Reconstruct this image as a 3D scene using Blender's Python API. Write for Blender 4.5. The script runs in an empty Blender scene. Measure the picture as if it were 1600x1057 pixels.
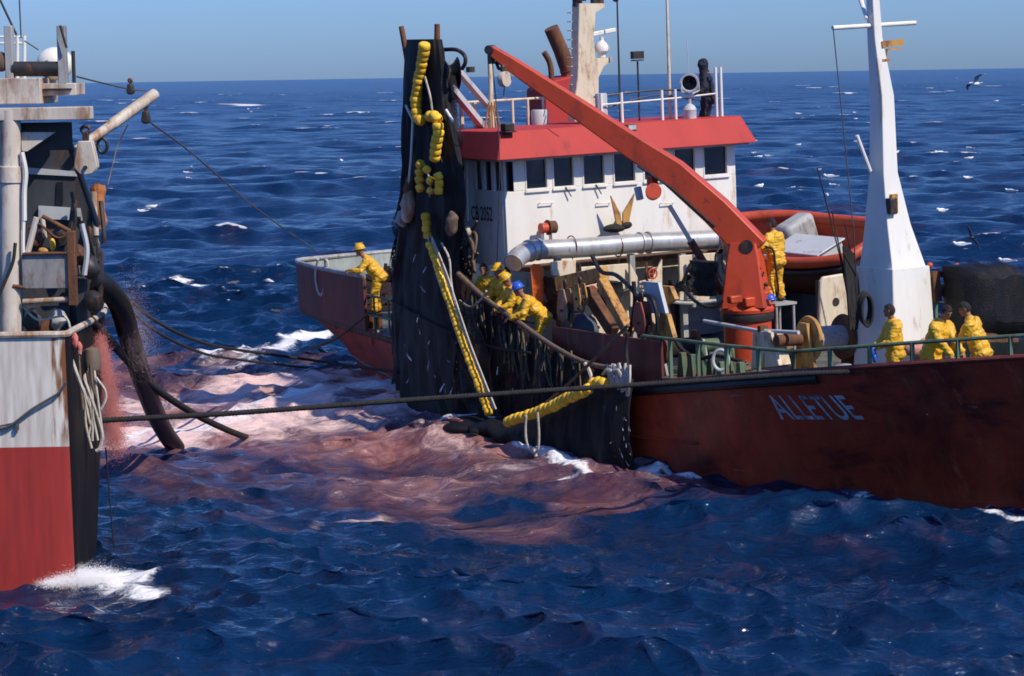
import bpy, bmesh, math, random
import numpy as np
from mathutils import Matrix, Vector, Euler, Quaternion, noise as mnoise
R = math.radians
random.seed(7)
S = bpy.context.scene
COL = S.collection

# ------------------------------------------------------------------ camera
FPX, CAMH = 4000.0, 7.8
PITCH = math.atan(410.0 / FPX)
ROLL = R(0.91)
cam_d = bpy.data.cameras.new('camera'); cam = bpy.data.objects.new('camera', cam_d); COL.objects.link(cam)
cam_d.sensor_width = 36.0; cam_d.lens = 36.0 * FPX / 1600.0
cam_d.clip_start = 0.5; cam_d.clip_end = 60000
CF = Vector((0, math.cos(PITCH), -math.sin(PITCH)))
cr0 = Vector((1, 0, 0)); cu0 = cr0.cross(CF)
CR = cr0 * math.cos(ROLL) - cu0 * math.sin(ROLL)
CU = cu0 * math.cos(ROLL) + cr0 * math.sin(ROLL)
CO = Vector((0, 0, CAMH))
cm = Matrix((CR, CU, -CF)).transposed().to_4x4(); cm.translation = CO
cam.matrix_world = cm
S.camera = cam

# ------------------------------------------------------------------ sky and sun
SUN_AZ = Vector((0.76, -0.65, 0)).normalized()
SUN_EL = R(47)
sd = SUN_AZ * math.cos(SUN_EL) + Vector((0, 0, math.sin(SUN_EL)))
w = bpy.data.worlds.new('World'); S.world = w; w.use_nodes = True
nt = w.node_tree; bg = nt.nodes['Background']
sky = nt.nodes.new('ShaderNodeTexSky'); sky.sky_type = 'NISHITA'; sky.sun_disc = False
sky.sun_elevation = SUN_EL; sky.sun_rotation = math.atan2(SUN_AZ.x, SUN_AZ.y)
sky.air_density = 1.0; sky.dust_density = 0.35; sky.ozone_density = 2.0
tint = nt.nodes.new('ShaderNodeMix'); tint.data_type = 'RGBA'; tint.blend_type = 'MULTIPLY'
tint.inputs[0].default_value = 1.0; tint.inputs[7].default_value = (0.39, 0.57, 0.93, 1)
nt.links.new(sky.outputs[0], tint.inputs[6])
# tint ramp put into the sky colour: darker at the horizon, brighter overhead
wtc = nt.nodes.new('ShaderNodeTexCoord'); wsx = nt.nodes.new('ShaderNodeSeparateXYZ'); nt.links.new(wtc.outputs['Generated'], wsx.inputs[0])
wr = nt.nodes.new('ShaderNodeValToRGB'); nt.links.new(wsx.outputs[2], wr.inputs[0])
wr.color_ramp.elements[0].position = 0.0; wr.color_ramp.elements[0].color = (0.52, 0.58, 0.74, 1)
wr.color_ramp.elements[1].position = 0.30; wr.color_ramp.elements[1].color = (0.85, 0.92, 1, 1)
e_ = wr.color_ramp.elements.new(0.035); e_.color = (0.62, 0.68, 0.82, 1)
sky_grade = nt.nodes.new('ShaderNodeMix'); sky_grade.data_type = 'RGBA'; sky_grade.blend_type = 'MULTIPLY'; sky_grade.inputs[0].default_value = 1.0
nt.links.new(tint.outputs[2], sky_grade.inputs[6]); nt.links.new(wr.outputs[0], sky_grade.inputs[7]); nt.links.new(sky_grade.outputs[2], bg.inputs[0])
bg.inputs[1].default_value = 0.15
sl = bpy.data.lights.new('sun', 'SUN'); sl.energy = 3.9; sl.angle = R(0.55); sl.color = (1.0, 0.91, 0.76)
so = bpy.data.objects.new('sun', sl); COL.objects.link(so); so.rotation_euler = (-sd).to_track_quat('-Z', 'Y').to_euler()
S.view_settings.view_transform = 'Standard'; S.view_settings.look = 'None'
S.view_settings.exposure = 0.22; S.view_settings.gamma = 1.0
S.cycles.max_bounces = 6; S.cycles.caustics_reflective = False; S.cycles.caustics_refractive = False
try: S.cycles.filter_width = 1.7
except Exception: pass

# ------------------------------------------------------------------ ship frame and placing helpers
HEEL = R(1.8)
SO = Vector((5.79, 52.1, 0))
SM = Matrix.Translation(SO) @ Matrix.Rotation(R(-60), 4, 'Z') @ Matrix.Rotation(HEEL, 4, 'X')
SMI = SM.inverted()
def pray(px, py):
    return (CF * FPX + CR * (px - 800) + CU * (528.5 - py)).normalized()
def sray(px, py):
    d = pray(px, py); return SMI @ CO, SMI.to_3x3() @ d
def hit_u(px, py, u):
    o, d = sray(px, py); return o + d * ((u - o.x) / d.x)
def hit_v(px, py, v):
    o, d = sray(px, py); return o + d * ((v - o.y) / d.y)
def hit_z(px, py, z):
    o, d = sray(px, py); return o + d * ((z - o.z) / d.z)
def onD(px, py, dist):
    d = pray(px, py); return CO + d * (dist / d.y)
def sea_at(px, py, z=0.0):
    d = pray(px, py); return CO + d * ((z - CAMH) / d.z)
def proj(p):
    d = Vector(p) - CO; f = d.dot(CF); return (800 + FPX * d.dot(CR) / f, 528.5 - FPX * d.dot(CU) / f)

# ------------------------------------------------------------------ materials
def nn(nt, t, **kw):
    n = nt.nodes.new(t)
    for k, v in kw.items(): setattr(n, k, v)
    return n
MATS = {}
def mat(name, col, rough=0.6, metal=0.0, var=0.18, rust=0.0, scale=2.5, bump=0.0, bscale=30.0, rustcol=(0.17, 0.06, 0.022),
        stain=0.0, staincol=(0.03, 0.022, 0.02), spec=0.4, stretch=(1, 1, 0.35), coat=0.0, alpha=None):
    m = bpy.data.materials.new(name); m.use_nodes = True; nt = m.node_tree; L = nt.links.new
    b = nt.nodes['Principled BSDF']
    tc = nn(nt, 'ShaderNodeTexCoord'); mp = nn(nt, 'ShaderNodeMapping'); mp.inputs['Scale'].default_value = stretch
    L(tc.outputs['Object'], mp.inputs['Vector'])
    n1 = nn(nt, 'ShaderNodeTexNoise'); n1.inputs['Scale'].default_value = scale; n1.inputs['Detail'].default_value = 8; n1.inputs['Roughness'].default_value = 0.65
    L(mp.outputs[0], n1.inputs['Vector'])
    mx = nn(nt, 'ShaderNodeMix', data_type='RGBA')
    c = Vector(col)
    mx.inputs[6].default_value = (*(c * (1 - var)), 1); mx.inputs[7].default_value = (*[min(1, x) for x in c * (1 + var)], 1)
    r0 = nn(nt, 'ShaderNodeMapRange'); r0.inputs[1].default_value = 0.3; r0.inputs[2].default_value = 0.7
    L(n1.outputs[0], r0.inputs[0]); L(r0.outputs[0], mx.inputs[0])
    out = mx.outputs[2]
    def layer(out, amt, colr, sc, off, soft=0.08):
        n = nn(nt, 'ShaderNodeTexNoise'); n.inputs['Scale'].default_value = sc; n.inputs['Detail'].default_value = 9; n.inputs['Roughness'].default_value = 0.7
        mo = nn(nt, 'ShaderNodeMapping'); mo.inputs['Location'].default_value = (off, off * 1.7, -off); mo.inputs['Scale'].default_value = stretch
        L(tc.outputs['Object'], mo.inputs['Vector']); L(mo.outputs[0], n.inputs['Vector'])
        t = 0.72 - 0.42 * amt
        rr = nn(nt, 'ShaderNodeMapRange'); rr.inputs[1].default_value = t - soft; rr.inputs[2].default_value = t + soft
        L(n.outputs[0], rr.inputs[0])
        x = nn(nt, 'ShaderNodeMix', data_type='RGBA'); x.inputs[7].default_value = (*colr, 1)
        L(out, x.inputs[6]); L(rr.outputs[0], x.inputs[0]); return x.outputs[2]
    if stain > 0: out = layer(out, stain, staincol, scale * 0.6, 5.3, 0.12)
    if rust > 0: out = layer(out, rust, rustcol, scale * 1.6, 11.1)
    L(out, b.inputs['Base Color'])
    b.inputs['Roughness'].default_value = rough; b.inputs['Metallic'].default_value = metal
    b.inputs['Specular IOR Level'].default_value = spec
    if coat: b.inputs['Coat Weight'].default_value = coat
    if bump > 0:
        n3 = nn(nt, 'ShaderNodeTexNoise'); n3.inputs['Scale'].default_value = bscale; n3.inputs['Detail'].default_value = 5
        L(tc.outputs['Object'], n3.inputs['Vector'])
        bp = nn(nt, 'ShaderNodeBump'); bp.inputs['Strength'].default_value = bump; bp.inputs['Distance'].default_value = 0.05
        L(n3.outputs[0], bp.inputs['Height']); L(bp.outputs[0], b.inputs['Normal'])
    MATS[name] = m; return m

hull_red = mat('hull red', (0.50, 0.060, 0.024), 0.45, var=0.3, stain=0.34, staincol=(0.07, 0.012, 0.009), rust=0.24, rustcol=(0.34, 0.08, 0.03), scale=0.9, bump=0.25, bscale=1.3, stretch=(1, 1, 0.6), spec=0.5)
# plate seams welded into the hull
def seams(m, sx, sz):
    nt = m.node_tree; L = nt.links.new; tc = nn(nt, 'ShaderNodeTexCoord'); s = nn(nt, 'ShaderNodeSeparateXYZ'); c = nn(nt, 'ShaderNodeCombineXYZ'); L(tc.outputs['Object'], s.inputs[0]); L(s.outputs[0], c.inputs[0]); L(s.outputs[2], c.inputs[1])
    b = nn(nt, 'ShaderNodeTexBrick'); b.inputs['Scale'].default_value = 1; b.inputs['Mortar Size'].default_value = 0.012; b.inputs['Mortar Smooth'].default_value = 0.4; b.inputs['Brick Width'].default_value = sx; b.inputs['Row Height'].default_value = sz
    L(c.outputs[0], b.inputs['Vector']); bp = nn(nt, 'ShaderNodeBump'); bp.inputs['Strength'].default_value = 0.3; bp.inputs['Distance'].default_value = 0.02; L(b.outputs['Fac'], bp.inputs['Height'])
    p = nt.nodes['Principled BSDF']
    if p.inputs['Normal'].links: L(p.inputs['Normal'].links[0].from_socket, bp.inputs['Normal'])
    L(bp.outputs[0], p.inputs['Normal'])
seams(hull_red, 2.3, 1.25)
bulw_red = mat('bulwark red', (0.17, 0.030, 0.022), 0.55, var=0.25, stain=0.3, rust=0.3, scale=1.5, bump=0.2, bscale=3)
roof_red = mat('roof red', (0.45, 0.045, 0.040), 0.6, spec=0.2, var=0.1, stain=0.08, scale=1.2)
crane_red = mat('crane red', (0.55, 0.068, 0.024), 0.45, var=0.12, stain=0.12, rust=0.12, scale=1.8, bump=0.1, bscale=6)
white = mat('white paint', (0.80, 0.77, 0.70), 0.45, var=0.06, rust=0.15, rustcol=(0.50, 0.33, 0.18), stain=0.16, staincol=(0.60, 0.54, 0.45), scale=2.2, stretch=(1, 1, 0.22))
cream = mat('cream paint', (0.68, 0.58, 0.42), 0.55, var=0.12, rust=0.3, rustcol=(0.33, 0.15, 0.05), scale=2.5)
greyp = mat('grey paint', (0.36, 0.36, 0.35), 0.55, var=0.12, rust=0.18, stain=0.2, scale=2.5)
lgrey = mat('light grey paint', (0.5, 0.51, 0.52), 0.5, var=0.08, rust=0.12, stain=0.1, scale=2.5)
mat('lining grey', (0.24, 0.28, 0.27), 0.6, var=0.15, stain=0.3, staincol=(0.12, 0.14, 0.12), rust=0.2, scale=2.5)
green = mat('green paint', (0.10, 0.17, 0.10), 0.6, var=0.25, rust=0.3, stain=0.25, scale=3)
deckm = mat('deck grey green', (0.13, 0.15, 0.12), 0.6, var=0.3, rust=0.3, stain=0.4, scale=2, stretch=(1, 1, 1))
yellowst = mat('rusty yellow steel', (0.52, 0.27, 0.07), 0.6, var=0.2, rust=0.38, scale=4)
rustm = mat('rust', (0.16, 0.065, 0.03), 0.8, var=0.4, stain=0.3, scale=6, bump=0.3)
darkst = mat('dark steel', (0.028, 0.026, 0.025), 0.5, var=0.4, rust=0.25, scale=4)
black = mat('black rubber', (0.012, 0.012, 0.013), 0.45, var=0.4, scale=4, bump=0.15)
alum = mat('silver pipe', (0.55, 0.54, 0.52), 0.38, metal=0.55, var=0.15, rust=0.12, stain=0.2, staincol=(0.2, 0.18, 0.16), scale=3)
glassm = mat('dark glass', (0.006, 0.007, 0.009), 0.06, var=0.3, spec=0.7)
rope_w = mat('pale rope', (0.55, 0.50, 0.42), 0.85, var=0.25, stain=0.15, scale=12, bump=0.4, bscale=80)
rope_b = mat('brown rope', (0.16, 0.11, 0.075), 0.9, var=0.4, scale=14, bump=0.4, bscale=80)
rope_d = mat('dark rope', (0.02, 0.018, 0.018), 0.8, var=0.4, scale=14, bump=0.4, bscale=80)
wire = mat('steel wire', (0.10, 0.10, 0.10), 0.5, metal=0.3, var=0.2)
floaty = mat('yellow float foam', (0.85, 0.50, 0.035), 0.5, var=0.15, stain=0.16, staincol=(0.5, 0.3, 0.06), scale=8, stretch=(1, 1, 1))
netm = mat('black netting', (0.006, 0.006, 0.008), 0.55, var=0.7, scale=5, bump=0.5, bscale=60, stretch=(1, 1, 0.3), spec=0.3, stain=0.15, staincol=(0.03, 0.02, 0.018))
gullw2 = mat('gull pale grey', (0.55, 0.56, 0.58), 0.7, var=0.1, scale=20)
netbr = mat('brown netting', (0.035, 0.018, 0.016), 0.8, var=0.6, stain=0.4, staincol=(0.011, 0.01, 0.012), scale=2.2, bump=0.8, bscale=35, spec=0.3)
oil_y = mat('yellow oilskin', (0.72, 0.40, 0.028), 0.42, var=0.18, stain=0.12, staincol=(0.36, 0.2, 0.03), scale=6, bump=0.7, bscale=9, stretch=(1, 1, 0.5))
oil_o = mat('orange oilskin', (0.62, 0.12, 0.025), 0.45, var=0.15, scale=6, bump=0.7, bscale=9)
navy = mat('navy cloth', (0.014, 0.017, 0.028), 0.8, var=0.3, scale=8, bump=0.5, bscale=12)
skin = mat('skin', (0.30, 0.14, 0.085), 0.55, var=0.1, scale=10)
hairm = mat('dark hair', (0.018, 0.012, 0.009), 0.6, var=0.4, scale=30, bump=0.5, bscale=90)
bluep = mat('blue plastic', (0.03, 0.11, 0.55), 0.35, var=0.1, scale=6)
helm_y = mat('yellow helmet', (0.75, 0.42, 0.02), 0.3, var=0.06, scale=6)
fishm = mat('fish silver', (0.62, 0.64, 0.66), 0.25, metal=0.5, var=0.2, scale=30)
gullw = mat('gull white', (0.82, 0.82, 0.82), 0.7, var=0.05, scale=20)
gullg = mat('gull grey', (0.10, 0.10, 0.11), 0.7, var=0.2, scale=20)
boots = mat('dark boots', (0.018, 0.018, 0.016), 0.4, var=0.3, scale=8)
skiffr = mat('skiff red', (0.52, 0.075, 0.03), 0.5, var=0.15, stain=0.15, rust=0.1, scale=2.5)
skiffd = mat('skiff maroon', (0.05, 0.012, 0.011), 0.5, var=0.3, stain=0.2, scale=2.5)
lwhite = mat('weathered white', (0.62, 0.55, 0.46), 0.6, var=0.14, rust=0.43, rustcol=(0.30, 0.16, 0.085), stain=0.35, staincol=(0.44, 0.37, 0.28), scale=1.6, stretch=(1, 1, 0.3))
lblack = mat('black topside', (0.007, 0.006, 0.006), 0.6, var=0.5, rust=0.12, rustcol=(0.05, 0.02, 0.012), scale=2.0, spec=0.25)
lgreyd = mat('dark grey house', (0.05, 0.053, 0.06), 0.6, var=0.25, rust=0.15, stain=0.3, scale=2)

# ------------------------------------------------------------------ mesh builder
def V(*a): return Vector(a)
def frame_of(d, up=Vector((0, 0, 1))):
    d = d.normalized()
    if abs(d.dot(up)) > 0.98: up = Vector((1, 0, 0))
    s = d.cross(up).normalized(); t = s.cross(d).normalized(); return s, t
class G:
    def __init__(s): s.v = []; s.f = []; s.m = []; s.mi = 0
    def add(s, vs, fs):
        o = len(s.v); s.v += [tuple(p) for p in vs]; s.f += [tuple(i + o for i in f) for f in fs]; s.m += [s.mi] * len(fs); return s
    def box(s, c, size, rot=None):
        c = Vector(c); h = Vector(size) / 2; vs = []
        for x in (-1, 1):
            for y in (-1, 1):
                for z in (-1, 1):
                    p = Vector((x * h.x, y * h.y, z * h.z))
                    if rot is not None: p = rot @ p
                    vs.append(c + p)
        return s.add(vs, [(0, 1, 3, 2), (4, 6, 7, 5), (0, 4, 5, 1), (2, 3, 7, 6), (0, 2, 6, 4), (1, 5, 7, 3)])
    def span(s, a, b):
        a = Vector(a); b = Vector(b); return s.box((a + b) / 2, [abs(x) for x in (b - a)])
    def beam(s, p, q, w, h, up=Vector((0, 0, 1)), w2=None, h2=None):
        p = Vector(p); q = Vector(q); a, t = frame_of(q - p, up); w2 = w2 or w; h2 = h2 or h
        vs = [p + a * x * w / 2 + t * y * h / 2 for x, y in ((-1, -1), (1, -1), (1, 1), (-1, 1))] + [q + a * x * w2 / 2 + t * y * h2 / 2 for x, y in ((-1, -1), (1, -1), (1, 1), (-1, 1))]
        return s.add(vs, [(3, 2, 1, 0), (4, 5, 6, 7), (0, 1, 5, 4), (1, 2, 6, 5), (2, 3, 7, 6), (3, 0, 4, 7)])
    def tube(s, pts, r, n=10, cap=True):
        pts = [Vector(p) for p in pts]; m = len(pts)
        rs = list(r) if hasattr(r, '__len__') else [r] * m
        vs = []; prev = None
        for i, p in enumerate(pts):
            d = (pts[min(i + 1, m - 1)] - pts[max(i - 1, 0)])
            if d.length < 1e-7: d = Vector((0, 0, 1))
            d.normalize()
            if prev is None: a, t = frame_of(d)
            else:
                a = prev - d * prev.dot(d)
                a = a.normalized() if a.length > 1e-5 else frame_of(d)[0]
                t = a.cross(d).normalized()
            prev = a
            for k in range(n):
                an = 2 * math.pi * k / n; vs.append(p + a * math.cos(an) * rs[i] + t * math.sin(an) * rs[i])
        fs = [(i * n + k, i * n + (k + 1) % n, (i + 1) * n + (k + 1) % n, (i + 1) * n + k) for i in range(m - 1) for k in range(n)]
        if cap: fs += [tuple(range(n - 1, -1, -1)), tuple((m - 1) * n + k for k in range(n))]
        return s.add(vs, fs)
    def cyl(s, p, q, r, r2=None, n=16): return s.tube([p, q], [r, r if r2 is None else r2], n)
    def ball(s, c, r, rot=None, nu=12, nv=8):
        c = Vector(c); r = Vector((r, r, r)) if not hasattr(r, '__len__') else Vector(r)
        vs = [Vector((0, 0, -1))]
        for j in range(1, nv):
            th = math.pi * j / nv - math.pi / 2
            for i in range(nu):
                a = 2 * math.pi * i / nu; vs.append(Vector((math.cos(th) * math.cos(a), math.cos(th) * math.sin(a), math.sin(th))))
        vs.append(Vector((0, 0, 1)))
        fs = [(0, 1 + (i + 1) % nu, 1 + i) for i in range(nu)]
        for j in range(nv - 2):
            for i in range(nu):
                a = 1 + j * nu + i; b = 1 + j * nu + (i + 1) % nu; fs.append((a, b, b + nu, a + nu))
        top = len(vs) - 1; o = 1 + (nv - 2) * nu
        fs += [(top, o + i, o + (i + 1) % nu) for i in range(nu)]
        out = []
        for p in vs:
            q = Vector((p.x * r.x, p.y * r.y, p.z * r.z))
            if rot is not None: q = rot @ q
            out.append(c + q)
        return s.add(out, fs)
    def lathe(s, prof, o, axis=Vector((0, 0, 1)), n=24, cap=True):
        o = Vector(o); axis = Vector(axis).normalized(); a, t = frame_of(axis, Vector((0, 0, 1)) if abs(axis.z) < 0.9 else Vector((1, 0, 0)))
        vs = []
        for r, h in prof:
            for k in range(n):
                an = 2 * math.pi * k / n; vs.append(o + axis * h + (a * math.cos(an) + t * math.sin(an)) * r)
        m = len(prof)
        fs = [(i * n + k, i * n + (k + 1) % n, (i + 1) * n + (k + 1) % n, (i + 1) * n + k) for i in range(m - 1) for k in range(n)]
        if cap: fs += [tuple(range(n - 1, -1, -1)), tuple((m - 1) * n + k for k in range(n))]
        return s.add(vs, fs)
    def prism(s, poly, ext):
        ext = Vector(ext); n = len(poly); vs = [Vector(p) for p in poly] + [Vector(p) + ext for p in poly]
        return s.add(vs, [tuple(range(n - 1, -1, -1)), tuple(range(n, 2 * n))] + [(i, (i + 1) % n, n + (i + 1) % n, n + i) for i in range(n)])
    def grid(s, rows, closed=False):
        m = len(rows); n = len(rows[0]); vs = [p for r in rows for p in r]; nk = n if closed else n - 1
        return s.add(vs, [(i * n + k, i * n + (k + 1) % n, (i + 1) * n + (k + 1) % n, (i + 1) * n + k) for i in range(m - 1) for k in range(nk)])
    def mesh(s, name, mats, smooth=40, fixn=True):
        me = bpy.data.meshes.new(name); me.from_pydata(s.v, [], s.f)
        for m_ in (mats if isinstance(mats, (list, tuple)) else [mats]): me.materials.append(m_)
        me.polygons.foreach_set('material_index', s.m)
        if fixn:
            bm = bmesh.new(); bm.from_mesh(me); bmesh.ops.recalc_face_normals(bm, faces=bm.faces); bm.to_mesh(me); bm.free()
        if smooth:
            me.polygons.foreach_set('use_smooth', [True] * len(me.polygons)); me.set_sharp_from_angle(angle=R(smooth))
        me.update(); return me
    def build(s, name, mats, parent=None, smooth=40, bevel=0.0, fixn=True, solid=0.0):
        o = bpy.data.objects.new(name, s.mesh(name, mats, smooth, fixn)); COL.objects.link(o)
        if parent is not None: o.parent = parent
        if solid:
            md = o.modifiers.new('solid', 'SOLIDIFY'); md.thickness = solid; md.offset = 0
        if bevel:
            md = o.modifiers.new('bevel', 'BEVEL'); md.width = bevel; md.segments = 2; md.limit_method = 'ANGLE'; md.angle_limit = R(35)
        return o
def tag(o, label=None, cat=None, group=None, kind=None):
    if label: o['label'] = label
    if cat: o['category'] = cat
    if group: o['group'] = group
    if kind: o['kind'] = kind
    return o
def empty(name, mw=None, label=None, cat=None, group=None):
    o = bpy.data.objects.new(name, None); COL.objects.link(o); o.empty_display_size = 0.2
    if mw is not None: o.matrix_world = mw
    return tag(o, label, cat, group)
def at_ship(loc, rz=0.0, s=1.0): return SM @ Matrix.Translation(Vector(loc)) @ Matrix.Rotation(rz, 4, 'Z') @ Matrix.Scale(s, 4)
def catmull(pts, k=6):
    pts = [Vector(p) for p in pts]; P = [pts[0] * 2 - pts[1]] + pts + [pts[-1] * 2 - pts[-2]]; out = []
    for i in range(1, len(P) - 2):
        a, b, c, d = P[i - 1:i + 3]
        for j in range(k):
            t = j / k; out.append(0.5 * ((2 * b) + (c - a) * t + (2 * a - 5 * b + 4 * c - d) * t * t + (3 * b - a - 3 * c + d) * t ** 3))
    out.append(pts[-1]); return out
def sagline(a, b, sag, n=24):
    a = Vector(a); b = Vector(b)
    return [a.lerp(b, i / n) - Vector((0, 0, sag * 4 * (i / n) * (1 - i / n))) for i in range(n + 1)]

def per_object(m, lo, hi):   # each copy a little different in tone
    nt = m.node_tree; L = nt.links.new; p = nt.nodes['Principled BSDF']; src = p.inputs['Base Color'].links[0].from_socket
    oi = nn(nt, 'ShaderNodeObjectInfo'); r = nn(nt, 'ShaderNodeMapRange'); r.inputs[3].default_value = lo; r.inputs[4].default_value = hi; L(oi.outputs['Random'], r.inputs[0])
    h = nn(nt, 'ShaderNodeHueSaturation'); L(r.outputs[0], h.inputs['Value']); L(src, h.inputs['Color']); L(h.outputs[0], p.inputs['Base Color'])
per_object(floaty, 0.85, 1.25); per_object(fishm, 0.25, 1.0)

# single layers of net: the twine hides part of what lies behind
netsee = mat('thin netting', (0.012, 0.011, 0.013), 0.7, var=0.5, scale=4)
def meshy(m, sc, lo, hi):
    nt = m.node_tree; L = nt.links.new; p = nt.nodes['Principled BSDF']; tc = nn(nt, 'ShaderNodeTexCoord')
    v = nn(nt, 'ShaderNodeTexVoronoi', feature='DISTANCE_TO_EDGE'); v.inputs['Scale'].default_value = sc; L(tc.outputs['Object'], v.inputs['Vector'])
    n = nn(nt, 'ShaderNodeTexNoise'); n.inputs['Scale'].default_value = 2.5; n.inputs['Detail'].default_value = 5; L(tc.outputs['Object'], n.inputs['Vector'])
    r = nn(nt, 'ShaderNodeMapRange'); r.inputs[1].default_value = 0.3; r.inputs[2].default_value = 0.7; r.inputs[3].default_value = lo; r.inputs[4].default_value = hi; L(n.outputs[0], r.inputs[0])
    c = nn(nt, 'ShaderNodeMath', operation='LESS_THAN'); L(v.outputs['Distance'], c.inputs[0]); L(r.outputs[0], c.inputs[1]); L(c.outputs[0], p.inputs['Alpha'])
meshy(netsee, 26, 0.05, 0.30)

meshy(netbr, 22, 0.14, 0.48)
def wear(m, colr, stretch, sc, lo, hi, off):   # scrapes and runs with a direction of their own
    nt = m.node_tree; L = nt.links.new; p = nt.nodes['Principled BSDF']; src = p.inputs['Base Color'].links[0].from_socket
    tc = nn(nt, 'ShaderNodeTexCoord'); mp = nn(nt, 'ShaderNodeMapping'); mp.inputs['Scale'].default_value = stretch; mp.inputs['Location'].default_value = (off, off, off); L(tc.outputs['Object'], mp.inputs[0])
    n = nn(nt, 'ShaderNodeTexNoise'); n.inputs['Scale'].default_value = sc; n.inputs['Detail'].default_value = 8; n.inputs['Roughness'].default_value = 0.7; L(mp.outputs[0], n.inputs['Vector'])
    r = nn(nt, 'ShaderNodeMapRange'); r.inputs[1].default_value = lo; r.inputs[2].default_value = hi; L(n.outputs[0], r.inputs[0])
    x = nn(nt, 'ShaderNodeMix', data_type='RGBA'); x.inputs[7].default_value = (*colr, 1); L(src, x.inputs[6]); L(r.outputs[0], x.inputs[0]); L(x.outputs[2], p.inputs['Base Color'])
wear(hull_red, (0.05, 0.012, 0.010), (0.35, 1, 1.6), 0.8, 0.55, 0.72, 3.0)
wear(hull_red, (0.62, 0.13, 0.06), (2.2, 1, 0.3), 1.1, 0.60, 0.72, 8.0)
wear(hull_red, (0.30, 0.12, 0.06), (5, 2, 0.35), 1.2, 0.63, 0.72, 17.0)
wear(hull_red, (0.55, 0.45, 0.42), (0.5, 1, 7), 1.6, 0.68, 0.73, 27.0)
wear(bulw_red, (0.30, 0.10, 0.05), (4, 2, 0.35), 1.4, 0.58, 0.70, 5.0)
wear(crane_red, (0.16, 0.05, 0.03), (1.5, 1.5, 1.5), 3.2, 0.62, 0.68, 12.0)
wear(lblack, (0.06, 0.035, 0.025), (4, 4, 0.3), 1.5, 0.58, 0.7, 2.0)
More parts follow.
